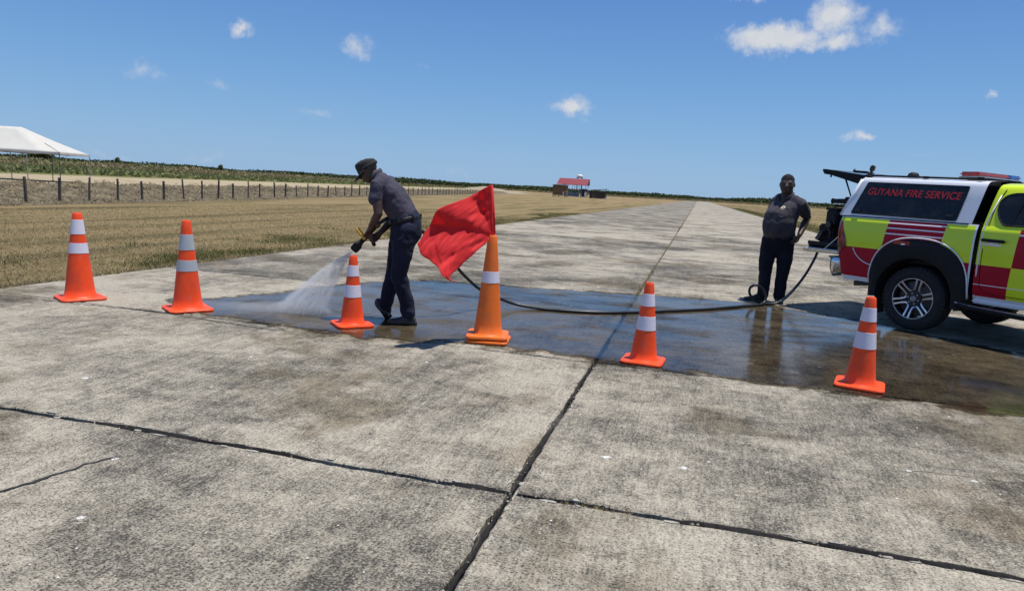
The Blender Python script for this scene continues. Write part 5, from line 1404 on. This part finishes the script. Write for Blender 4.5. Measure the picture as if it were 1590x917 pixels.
# cap
m = MB()
cap_rows = []
for z, f_ in ((.020, 1.0), (.045, 1.01), (.065, .99), (.082, .94), (.095, .84), (.104, .64), (.108, .36), (.109, .02)):
    cap_rows.append([at1(.089*f_*math.cos(t), -.010+.108*f_*math.sin(t)+(.006 if z > .09 else 0), z+.012*math.sin(t)*(1 if z > .06 else -.4)) for t in np.linspace(0, 2*math.pi, 33)])
m.grid(cap_rows); cp = m.build('cap', CAPM, man1, smooth=True); cp.modifiers.new('t', 'SOLIDIFY').thickness = .003
m = MB(); rows = []
for k in range(6):
    t_ = k/5; rows.append([at1((.078+.004*t_)*math.cos(a), .060+(.040+.095*t_)*math.sin(a)-.02, .020-.042*t_*math.sin(a)-.014*abs(math.cos(a))**2*t_) for a in np.linspace(.08, math.pi-.08, 17)])
m.grid(rows); vz = m.build('visor', CAPM, cp, smooth=True); vz.modifiers.new('t', 'SOLIDIFY').thickness = .004
m = MB(); m.tube([at1(.0915*math.cos(t), -.010+.111*math.sin(t), .030+.012*math.sin(t)*-.4) for t in np.linspace(0, 2*math.pi, 33)[:-1]], [(.013, .002)]*32, 6, hint=M1 @ Vector((0, 0, 1)), closed=True); m.build('cap_band', CAPM, cp, smooth=True)
m = MB(); m.tube(catmull([at1(-.083, -.028, .010), at1(-.086, -.012, .024), at1(-.084, .03, .016), at1(-.070, .082, .012)], 6), .0022, 6); m.build('glasses_arm', BUC, man1, smooth=True)

# --- stout man by the truck
O2 = Vector((1.10, 10.3, 0))
man2 = thing('person', O2, 'stout person in charcoal polo standing with hand on hip behind the truck', 'person', YAW)
TH = R(-52); B2 = rotz(TH)
def b2(x, y, z, cx=0.0): return (B2 @ Vector((x, y, 0)))+Vector((cx, 0, z))
m = MB(); hd2 = Vector((-.42, -.90, .02))
at2, M2 = head(m, (.062, -.012, 1.650), hd2, (0, 0, 1), 1.20, 1.14)
m.limb([(.088, .01, 1.46), (.080, .005, 1.53), (.075, .0, 1.58)], [.080, .078, .076])
m.limb([(.03, 0, .95), (.04, 0, 1.2), (.08, 0, 1.42)], [.12, .12, .11])
SL, EL, WL = b2(.195, .0, 1.385, .115), Vector((.410, .030, 1.215)), Vector((.240, -.190, .970))
SR, ER, WRr = b2(-.185, .03, 1.400, .105), Vector((-.035, .235, 1.18)), Vector((.070, .265, .985))
m.limb([(.085, 0, 1.40), SL, SL.lerp(EL, .5), EL, EL.lerp(WL, .35), WL], [.08, .070, .064, .054, .052, .034])
m.limb([(.085, 0, 1.40), SR, SR.lerp(ER, .5), ER, ER.lerp(WRr, .35), WRr], [.08, .068, .062, .052, .050, .033])
open_hand(m, WL, (-.55, .05, -.80), (.35, -.80, -.20), curl=.45, side=-1)
open_hand(m, WRr, (.75, .15, -.5), (0, 1, .2), curl=.5)
m.limb([(.10, -.03, .9), (.12, -.07, .5), (.115, -.05, .12)], [.09, .06, .05]); m.limb([(-.07, .03, .9), (-.10, .0, .5), (-.09, .03, .12)], [.09, .06, .05])
remeshed(m, 'body', .006, SKIN, man2, 3)
face_parts(at2, M2, man2)
m = MB(); rows = []
for z, f_ in ((.050, .985), (.075, .865), (.098, .63), (.110, .34), (.1165, .02)):
    rows.append([at2(.0768*f_*math.cos(t), -.013+.0945*f_*math.sin(t)-(.004 if z < .06 else 0), z+.002+.010*math.sin(t)*(1 if z < .08 else .3)) for t in np.linspace(0, 2*math.pi, 29)])
m.grid(rows); m.build('hair', HAIR, man2, smooth=True)
m = MB(); hintb = B2 @ Vector((1, 0, 0))
m.limb([b2(0, -.005, .955, .040), b2(0, -.030, 1.03, .038), b2(0, -.048, 1.11, .042), b2(0, -.040, 1.19, .050), b2(0, -.012, 1.28, .075), b2(0, .004, 1.36, .090), b2(0, .010, 1.42, .093), b2(0, .012, 1.475, .090)],
       [(.212, .195), (.220, .218), (.224, .226), (.222, .212), (.222, .182), (.215, .152), (.175, .118), (.105, .088)], 30, hintb)
m.limb([b2(.09, 0, 1.425, .10), SL+Vector((0, 0, .004)), SL.lerp(EL, .45), SL.lerp(EL, .66)], [.090, .082, .080, .077], 20)
m.limb([b2(-.10, 0, 1.43, .086), SR+Vector((0, 0, .004)), SR.lerp(ER, .45), SR.lerp(ER, .62)], [.095, .090, .086, .082], 20)
sh2 = remeshed(m, 'shirt', .010, SH2, man2, 6, [(.14, .022), (.045, .006)])
from mathutils.bvhtree import BVHTree
BV2 = BVHTree.FromPolygons([v.co for v in sh2.data.vertices], [tuple(p.vertices) for p in sh2.data.polygons])
def on_chest(x, z, out, cx):
    d = B2 @ Vector((0, 1, 0)); o_ = (B2 @ Vector((x, -.7, 0)))+Vector((cx, 0, z)); hit = BV2.ray_cast(o_, d)[0]
    return (hit if hit is not None else o_+d*.5)-d*out
m = MB()     # open collar: two flaps and the dark V of the neck
for e in (-1, 1):
    P = [b2(e*.020, -.128, 1.405, .086), b2(e*.060, -.112, 1.455, .086), b2(e*.088, -.045, 1.490, .086), b2(e*.080, .030, 1.515, .086), b2(e*.04, .082, 1.525, .086), b2(0, .092, 1.528, .086)]
    m.tube(catmull(P, 5), [(.008+.014*min(1, k/8), .006) for k in range(26)], 8, hint=(0, 0, 1))
m.build('collar', SH2, man2, smooth=True)
m = MB(); P = [b2(-.058, -.118, 1.455, .086), b2(.058, -.118, 1.455, .086), b2(.030, -.144, 1.405, .084), b2(.0, -.166, 1.355, .080), b2(-.030, -.144, 1.405, .084)]

rows = []
for k in range(9):
    t = k/8; zz_ = 1.470-.125*t; hw_ = .055*(1-t)+.002; rows.append([on_chest(hw_*(j-3)/3, zz_, .004, .085) for j in range(7)])
m.grid(rows); m.build('open_neck', SKIN, man2)
m = MB(); pk = [(.060+.0131*i, 1.325) for i in range(9)]+[(.165, 1.29), (.165, 1.25), (.165, 1.215), (.14, 1.207), (.112, 1.200), (.085, 1.207), (.060, 1.215), (.060, 1.25), (.060, 1.29)]
def chest_y(x, z):       # front surface of the shirt in body axes
    tab = [(1.03, -.030, .218, .220), (1.11, -.048, .226, .224), (1.19, -.040, .212, .222), (1.28, -.012, .180, .222), (1.36, .004, .152, .222), (1.42, .010, .120, .195)]
    zs_ = [q[0] for q in tab]; c_, d_, w_ = (float(np.interp(z, zs_, [q[i] for q in tab])) for i in (1, 2, 3))
    return c_-d_*math.sqrt(max(.05, 1-(x/w_)**2))
def cxx(z): return float(np.interp(z, [1.03, 1.11, 1.19, 1.28, 1.36, 1.42], [.038, .042, .050, .075, .090, .093]))
m.prism(pk, .008, lambda x, z, d: on_chest(x, z, -.002+d, .08)); m.build('chest_pocket', SH2, man2)
m = MB(); P = [(.075+.026*math.cos(t), 1.330+.028*math.sin(t)*(1.1 if math.sin(t) < 0 else .9)) for t in np.linspace(0, 2*math.pi, 17)[:-1]]
m.prism(P, .004, lambda x, z, d: on_chest(x, z, .001+d, .08)); bd = m.build('badge', mat('cream_badge', (.62, .57, .42), .6, var=.3, vscale=60), man2)
m = MB(); P = [(.075+.012*math.cos(t), 1.328+.013*math.sin(t)) for t in np.linspace(0, 2*math.pi, 11)[:-1]]
m.prism(P, .003, lambda x, z, d: on_chest(x, z, .005+d, .08)); m.build('badge_centre', mat('ochre_thread', (.40, .22, .05), .7), bd)
m = MB()
m.limb([b2(0, -.012, .965, .040), b2(0, -.004, .90, .042), b2(0, .002, .83, .036)], [(.205, .190), (.205, .192), (.19, .165)], 28, hintb)
m.limb([(.115, -.035, .88), (.122, -.055, .72), (.122, -.066, .56), (.118, -.062, .42), (.112, -.052, .26), (.112, -.046, .10)], [.118, .112, .100, .088, .081, .080], 20)
m.limb([(-.065, .03, .88), (-.085, .02, .72), (-.100, .010, .56), (-.100, .010, .42), (-.092, .022, .26), (-.090, .028, .10)], [.118, .112, .101, .089, .081, .080], 20)
for c, r_ in (((.12, -.064, .49), .096), ((.112, -.05, .20), .087), ((-.1, .01, .49), .096), ((-.091, .025, .18), .087), ((.112, -.047, .12), .086)): m.ball(c, (r_, r_, .028))
remeshed(m, 'trousers', .011, TR2, man2, 4, [(.11, .020), (.035, .006)])
m = MB(); P = [b2(.214*math.cos(t), -.006+.200*math.sin(t), .945+.012*math.sin(t), .040) for t in np.linspace(0, 2*math.pi, 41)[:-1]]
m.tube(P, [(.018, .006)]*40, 8, hint=(0, 0, 1), closed=True); bl = m.build('belt', LEA, man2, smooth=True)
m = MB(); p = b2(0, -.205, .940, .040); m.box(p, (.04, .012, .03), M=B2, bevel=.003); m.build('buckle', mat('dull_buckle', (.10, .095, .085), .4, metal=.8), bl)
shoe(man2, (-.055, .030, .012), (-.375, -.015, .012), w=.050); shoe(man2, (.130, .035, .012), (.060, -.255, .012), w=.050)

# ------------------------------------------------------------------ nozzle, hose, spray
L1 = Matrix.Translation(O1) @ Matrix.Rotation(YAW, 4, 'Z')
noz = thing('hose_nozzle', O1, 'black fire hose nozzle with yellow bail held in both hands', 'nozzle', YAW)
ax = Matrix((NZd.cross(Vector((0, 1, 0))).normalized(), Vector((0, 1, 0)), NZd)).transposed()
NL = (NZ_B-NZ_A).length
m = MB(); m.lathe([(.020, -.02), (.022, .0), (.022, .10), (.024, .105), (.024, NL-.105), (.030, NL-.10), (.030, NL-.088), (.027, NL-.085)], 24, c=NZ_A, M=ax); m.build('barrel', BLK, noz, smooth=True, angle=35)
m = MB(); m.lathe([(.029, NL-.088), (.036, NL-.080), (.038, NL-.03), (.040, NL-.006), (.037, NL), (.028, NL), (.024, NL-.02)], 24, c=NZ_A, M=ax)
for k in range(14):
    a = 2*math.pi*k/14; m.box(NZ_A+ax @ Vector((.039*math.cos(a), .039*math.sin(a), NL-.045)), (.006, .008, .06), M=ax @ rotz(a))
m.build('bumper_tip', RUB, noz, smooth=True, angle=40)
m = MB(); m.limb([NZ_A.lerp(NZ_B, .20)+Vector((0, 0, -.015)), PG, PG+PGd*.055], [(.015, .019), (.015, .018), (.016, .020)], 12, hint=(0, 1, 0)); m.build('pistol_grip', BLK, noz, smooth=True)
YL = mat('yellow_bail', (.62, .33, .035), .45); bm_ = MB()
ctr = NZ_A.lerp(NZ_B, .47); upn = ax @ Vector((-1, 0, 0)) if (ax @ Vector((-1, 0, 0))).z > 0 else ax @ Vector((1, 0, 0))
P = [ctr+Vector((0, e, 0))*.034+upn*h+NZd*s_ for e, h, s_ in ((-1, .0, 0), (-1.05, .05, -.005), (-1, .105, -.015), (-.5, .118, -.018), (.5, .118, -.018), (1, .105, -.015), (1.05, .05, -.005), (1, .0, 0))]
bm_.tube(catmull(P, 4), [(.011, .005)]*29, 8, hint=NZd); bm_.build('bail_handle', YL, noz, smooth=True)
m = MB(); q = NZ_A.lerp(NZ_B, .47); m.lathe([(.012, -.042), (.014, -.040), (.014, .040), (.012, .042)], 16, c=q, M=rotx(R(90))); m.build('bail_pivot', YL, noz, smooth=True, angle=40)
m = MB(); m.lathe([(.028, -.05), (.030, -.045), (.030, -.015), (.026, -.01)], 20, c=NZ_A, M=ax)
m.build('coupling', GEARM, noz, smooth=True, angle=40)
# hose: hip height behind the man, down to the wet slabs, along to the second man, loop, up to the tailgate
h0 = L1 @ (NZ_A-NZd*.035); h1 = L1 @ (NZ_A-NZd*.14+Vector((.03, .04, -.01))); h2 = L1 @ Vector((-.12, .215, .985)); h3 = L1 @ Vector((.10, .26, .93)); h3b = L1 @ Vector((.30, .33, .80))
hz = .019
tgp = t2w(-1.60, .30, .79)
HP = [h0, h1, h2, h3, h3b, (-2.42, 6.86, .55), (-2.38, 7.02, .435), (-2.30, 7.3, .265), (-2.20, 7.5, .165), (-1.95, 7.68, .055), (-1.62, 7.74, hz), (-1.353, 7.77, hz), (-1.0, 7.88, hz), (-.644, 8.119, hz), (-.2, 8.50, hz), (.249, 8.932, hz), (.60, 9.36, hz), (.86, 9.66, hz), (.95, 9.76, hz+.01),
      (1.00, 9.83, .07), (.99, 9.84, .15), (.94, 9.83, .235), (.86, 9.81, .275), (.79, 9.80, .24), (.785, 9.80, .16), (.84, 9.81, .08), (.93, 9.84, .035), (1.02, 9.88, .022), (1.14, 9.94, .030), (1.26, 10.00, .10), (1.40, 10.09, .26), (1.52, 10.16, .45), (1.615, 10.22, .66), (1.66, 10.25, .80), (1.72, 10.22, .90), (1.80, 10.16, .93)]
hose = thing('fire_hose', (0, 0, 0), 'black rubber fire hose running from the nozzle across wet slabs to the tailgate', 'hose')
HRUB = mat('hose_rubber', (.013, .013, .014), .38, var=.3, vscale=10, bump=.15, bscale=90)
HPc = catmull(HP, 10)
m = MB(); m.tube(HPc, .0175, 12); m.build('tube', HRUB, hose, smooth=True)
m = MB(); m.tube(HPc[-66:-52], .0195, 12); m.build('protective_sleeve', mat('grey_hose_sleeve', (.10, .10, .10), .5), hose, smooth=True)
# spray: droplets as real specks and streaks of water in a widening jet, mist where it lands
NT_ = L1 @ NZ_B
LAND = Vector((-3.80, 6.20, .0)); e1 = (Vector((-4.15, 6.36, 0))-Vector((-3.62, 6.17, 0)))*.5
m, T, b = bsdf('spray_water'); b.inputs['Base Color'].default_value = (.93, .95, .97, 1); b.inputs['Roughness'].default_value = .25; b.inputs['Specular IOR Level'].default_value = .6
tr = T.n('ShaderNodeBsdfTransparent'); tl = T.n('ShaderNodeBsdfTranslucent'); tl.inputs[0].default_value = (.93, .95, .97, 1)
mx0 = T.n('ShaderNodeMixShader'); mx0.inputs[0].default_value = .5; mx = T.n('ShaderNodeMixShader'); mx.inputs[0].default_value = .25
Lk = m.node_tree.links; Lk.new(b.outputs[0], mx0.inputs[1]); Lk.new(tl.outputs[0], mx0.inputs[2]); Lk.new(tr.outputs[0], mx.inputs[1]); Lk.new(mx0.outputs[0], mx.inputs[2]); Lk.new(mx.outputs[0], m.node_tree.nodes['Material Output'].inputs[0])
SPR = m
n = 4200
cen = np.array(LAND)+np.array(e1)*.30; E1 = np.array(e1); E2 = np.array((.10, .16, 0))
th = nrg.uniform(0, 2*np.pi, n); rr = nrg.uniform(0, 1, n)**.5; shell = nrg.uniform(0, 1, n) < .55; rr[shell] = nrg.normal(.95, .05, shell.sum())
tgt = cen+E1[None]*(rr*np.cos(th))[:, None]*1.0+E2[None]*(rr*np.sin(th))[:, None]
s_ = nrg.uniform(0, 1, n)**.8
A0 = np.array(NT_)[None]; D = tgt-A0
def jet(s): 
    p = A0+D*s[:, None]; p[:, 2] += .05*np.sin(np.pi*s); return p+0
ln = .05+.16*nrg.uniform(0, 1, n); a = jet(s_); b2_ = jet(np.minimum(1, s_+ln))
d = b2_-a; d /= np.maximum(1e-9, np.linalg.norm(d, axis=1))[:, None]
jit_ = nrg.normal(0, 1, (n, 3))*(.004+.018*s_)[:, None]; a += jit_; b2_ += jit_
side = np.cross(d, nrg.normal(size=(n, 3))); side /= np.linalg.norm(side, axis=1)[:, None]; oth = np.cross(d, side)
w = ((.0006+.0010*s_)*nrg.uniform(.5, 1.3, n))[:, None]
mid_ = (a+b2_)/2
V = np.stack([a, mid_+side*w, mid_-side*.5*w+oth*.87*w, mid_-side*.5*w-oth*.87*w, b2_], 1).reshape(-1, 3)
Fb = np.array([(0, 1, 2), (0, 2, 3), (0, 3, 1), (4, 2, 1), (4, 3, 2), (4, 1, 3)])
spray = tag(raw_mesh('water_spray', V, (Fb[None]+5*np.arange(n)[:, None, None]).reshape(-1, 3), SPR), 'fan of water spraying from the nozzle onto the concrete', 'water spray', kind='stuff')
# splash drifting left from the landing point
n = 3000; q = nrg.exponential(.42, n); q = q[q < 1.7]; n = len(q)
base = np.array(LAND)[None]-np.array((.05, -.02, 0))+np.array((-.90, -.22, 0))[None]*q[:, None]
C = base+nrg.normal(0, 1, (n, 3))*np.array([.16, .16, 0])*(1+.3*q)[:, None]; C[:, 2] = np.abs(nrg.normal(0, .055, n))*(1+.3*q)+.004
r_ = .0016*nrg.uniform(.4, 1.6, n)
oc = np.array([(1, 0, 0), (-1, 0, 0), (0, 1, 0), (0, -1, 0), (0, 0, 1), (0, 0, -1)], float); Fo = np.array([(0, 2, 4), (2, 1, 4), (1, 3, 4), (3, 0, 4), (2, 0, 5), (1, 2, 5), (3, 1, 5), (0, 3, 5)])
V = (C[:, None]+oc[None]*r_[:, None, None]).reshape(-1, 3)
o = raw_mesh('splash', V, (Fo[None]+6*np.arange(n)[:, None, None]).reshape(-1, 3), SPR, spray); o['kind'] = 'stuff'
# fine mist: closed bodies of thin, even scattering
def vol(name, dens_):
    m = bpy.data.materials.new(name); m.use_nodes = True; t = m.node_tree; t.nodes.clear()
    v = t.nodes.new('ShaderNodeVolumePrincipled'); v.inputs['Color'].default_value = (.97, .98, 1, 1); v.inputs['Density'].default_value = dens_; v.inputs['Anisotropy'].default_value = .0
    o = t.nodes.new('ShaderNodeOutputMaterial'); t.links.new(v.outputs[0], o.inputs['Volume']); return m
m = MB(); rows = []
for k in range(9):
    t = k/8; c = Vector(NT_).lerp(Vector(cen), t); c.z += .05*math.sin(math.pi*t)
    rows.append([c+(Vector(E1)*math.cos(a_)+Vector(E2)*math.sin(a_))*(.02/max(.02, e1.length)*(1-t)+t*1.02)+Vector((0, 0, .008)) for a_ in np.linspace(0, 2*math.pi, 25)[:-1]])
V = [p for r_ in rows for p in r_]; Nn = 24; F = [(i*Nn+k, i*Nn+(k+1) % Nn, (i+1)*Nn+(k+1) % Nn, (i+1)*Nn+k) for i in range(8) for k in range(Nn)]+[tuple(reversed(range(Nn))), tuple(range(8*Nn, 9*Nn))]
m.add(V, F); o = m.build('jet_mist', vol('jet_mist', .32), spray); o['kind'] = 'stuff'
for i, (c, r_, dn) in enumerate((((-4.02, 6.18, .02), (.50, .20, .075), 1.5), ((-4.50, 6.02, .015), (.60, .20, .055), 1.0), ((-3.90, 6.22, .02), (.34, .15, .09), 2.2))):
    m = MB(); m.ball(c, r_, rotz(R(13)), 24, 14)
    m.v = [(x, y, max(z, .007)) for x, y, z in m.v]
    o = m.build('ground_mist', vol('ground_mist%d' % i, dn), spray); o['kind'] = 'stuff'

# ------------------------------------------------------------------ sheet of water on the slabs
POLY = np.array([(-5.35, 5.95), (-4.95, 5.70), (-4.66, 5.61), (-3.9, 5.52), (-3.12, 5.40), (-2.75, 5.40), (-2.32, 5.55), (-1.85, 5.66), (-1.40, 5.62), (-.95, 5.66), (-.51, 5.58), (.0, 5.52), (.40, 5.50), (.8, 5.50), (1.16, 5.50), (1.6, 5.45), (2.05, 5.38), (2.39, 5.30), (3.0, 5.25), (3.7, 5.7), (4.1, 6.8), (3.9, 7.55), (3.35, 8.10), (2.9, 8.50), (2.45, 8.95), (2.1, 9.22), (1.77, 9.42), (1.35, 9.75), (.96, 10.02), (.26, 9.96), (-.35, 9.86), (-.98, 9.78), (-1.7, 9.55), (-2.41, 9.46), (-3.1, 9.38), (-3.72, 9.22), (-4.2, 8.75), (-4.5, 8.2), (-4.70, 7.55), (-4.85, 6.9), (-5.1, 6.42), (-5.5, 6.15)])
cs = .06; gx = np.arange(-6.3, 4.8, cs); gy_ = np.arange(4.7, 10.7, cs)
GX, GY = np.meshgrid(gx, gy_); Q = np.c_[GX.ravel(), GY.ravel()]
A_, B_ = POLY, np.roll(POLY, -1, 0); dmin = np.full(len(Q), 9.); ins = np.zeros(len(Q), bool)
for a, b2_ in zip(A_, B_):
    e = b2_-a; w = Q-a; t = np.clip((w@e)/(e@e), 0, 1); dd = np.linalg.norm(w-t[:, None]*e, axis=1); dmin = np.minimum(dmin, dd)
    c1 = (a[1] <= Q[:, 1]) != (b2_[1] <= Q[:, 1]); xx = a[0]+(Q[:, 1]-a[1])/(b2_[1]-a[1]+1e-12)*e[0]; ins ^= c1 & (Q[:, 0] < xx)
sd = np.where(ins, dmin, -dmin)
nx, ny = len(gx), len(gy_); I = np.arange(nx*ny).reshape(ny, nx)
Fq = np.stack([I[:-1, :-1], I[:-1, 1:], I[1:, 1:], I[1:, :-1]], -1).reshape(-1, 4)
Fq = Fq[(sd[Fq] > -.34).any(1)]
used = np.unique(Fq); re_ = np.zeros(nx*ny, int); re_[used] = np.arange(len(used))
m, T, b = bsdf('water_film'); nt = m.node_tree; nt.nodes.remove(b)
pos = T.n('ShaderNodeNewGeometry').outputs['Position']; at_ = T.n('ShaderNodeAttribute'); at_.attribute_name = 'shore'
edge = T.m('ADD', at_.outputs['Fac'], T.m('ADD', T.m('MULTIPLY', T.m('SUBTRACT', T.noise(T.vm('MULTIPLY', pos, (1, 1.5, 0)), 3.2, 5, .65), .5), .75), T.m('MULTIPLY', T.m('SUBTRACT', T.noise(pos, 28, 4, .7), .5), .16)))
wet = T.rng(edge, -.035, .05, 0, 1, True); film = T.rng(edge, .00, .16, 0, 1, True)
patchy = T.rng(T.noise(T.vm('MULTIPLY', pos, (.7, 1.4, 0)), 1.6, 5, .65, .4), .36, .56)
film = T.m('MULTIPLY', film, T.m('ADD', .45, T.m('MULTIPLY', patchy, .55)))
grain = T.noise(T.vm('MULTIPLY', pos, (1, 1, 0)), 38, 5, .7)
tops_ = T.rng(T.m('ADD', T.m('MULTIPLY', grain, .6), T.m('MULTIPLY', film, .45)), .42, .60)      # coarse grains stand out of the film
bn = T.n('ShaderNodeBump'); bn.inputs['Strength'].default_value = .20; bn.inputs['Distance'].default_value = .004
T.put(bn.inputs['Height'], T.m('ADD', T.noise(T.vm('MULTIPLY', pos, (.6, 1.6, 0)), 9, 4, .55), T.m('MULTIPLY', grain, .45)))
fr = T.n('ShaderNodeFresnel'); fr.inputs[0].default_value = 1.33; T.put(fr.inputs[1], bn.outputs[0])
gl = T.n('ShaderNodeBsdfGlossy'); gl.distribution = 'GGX'; gl.inputs['Color'].default_value = (1, 1, 1, 1); T.put(gl.inputs['Roughness'], T.rng(film, 0, 1, .30, .07)); T.put(gl.inputs['Normal'], bn.outputs[0])
trn = T.n('ShaderNodeBsdfTransparent'); T.put(trn.inputs[0], T.mix(wet, (1, 1, 1, 1), (.50, .475, .435, 1)))
mx = T.n('ShaderNodeMixShader'); T.put(mx.inputs[0], T.m('MULTIPLY', fr.outputs[0], T.m('MULTIPLY', T.m('MULTIPLY', wet, film), T.m('ADD', .5, T.m('MULTIPLY', tops_, .5)))))
nt.links.new(trn.outputs[0], mx.inputs[1]); nt.links.new(gl.outputs[0], mx.inputs[2]); nt.links.new(mx.outputs[0], nt.nodes['Material Output'].inputs[0])
V = np.c_[Q[used], np.full(len(used), .0055)]
o = raw_mesh('water', V, re_[Fq], m, attrs={'shore': sd[used]}); struct(o, 'thin sheet of water spreading across the slabs around the hose')
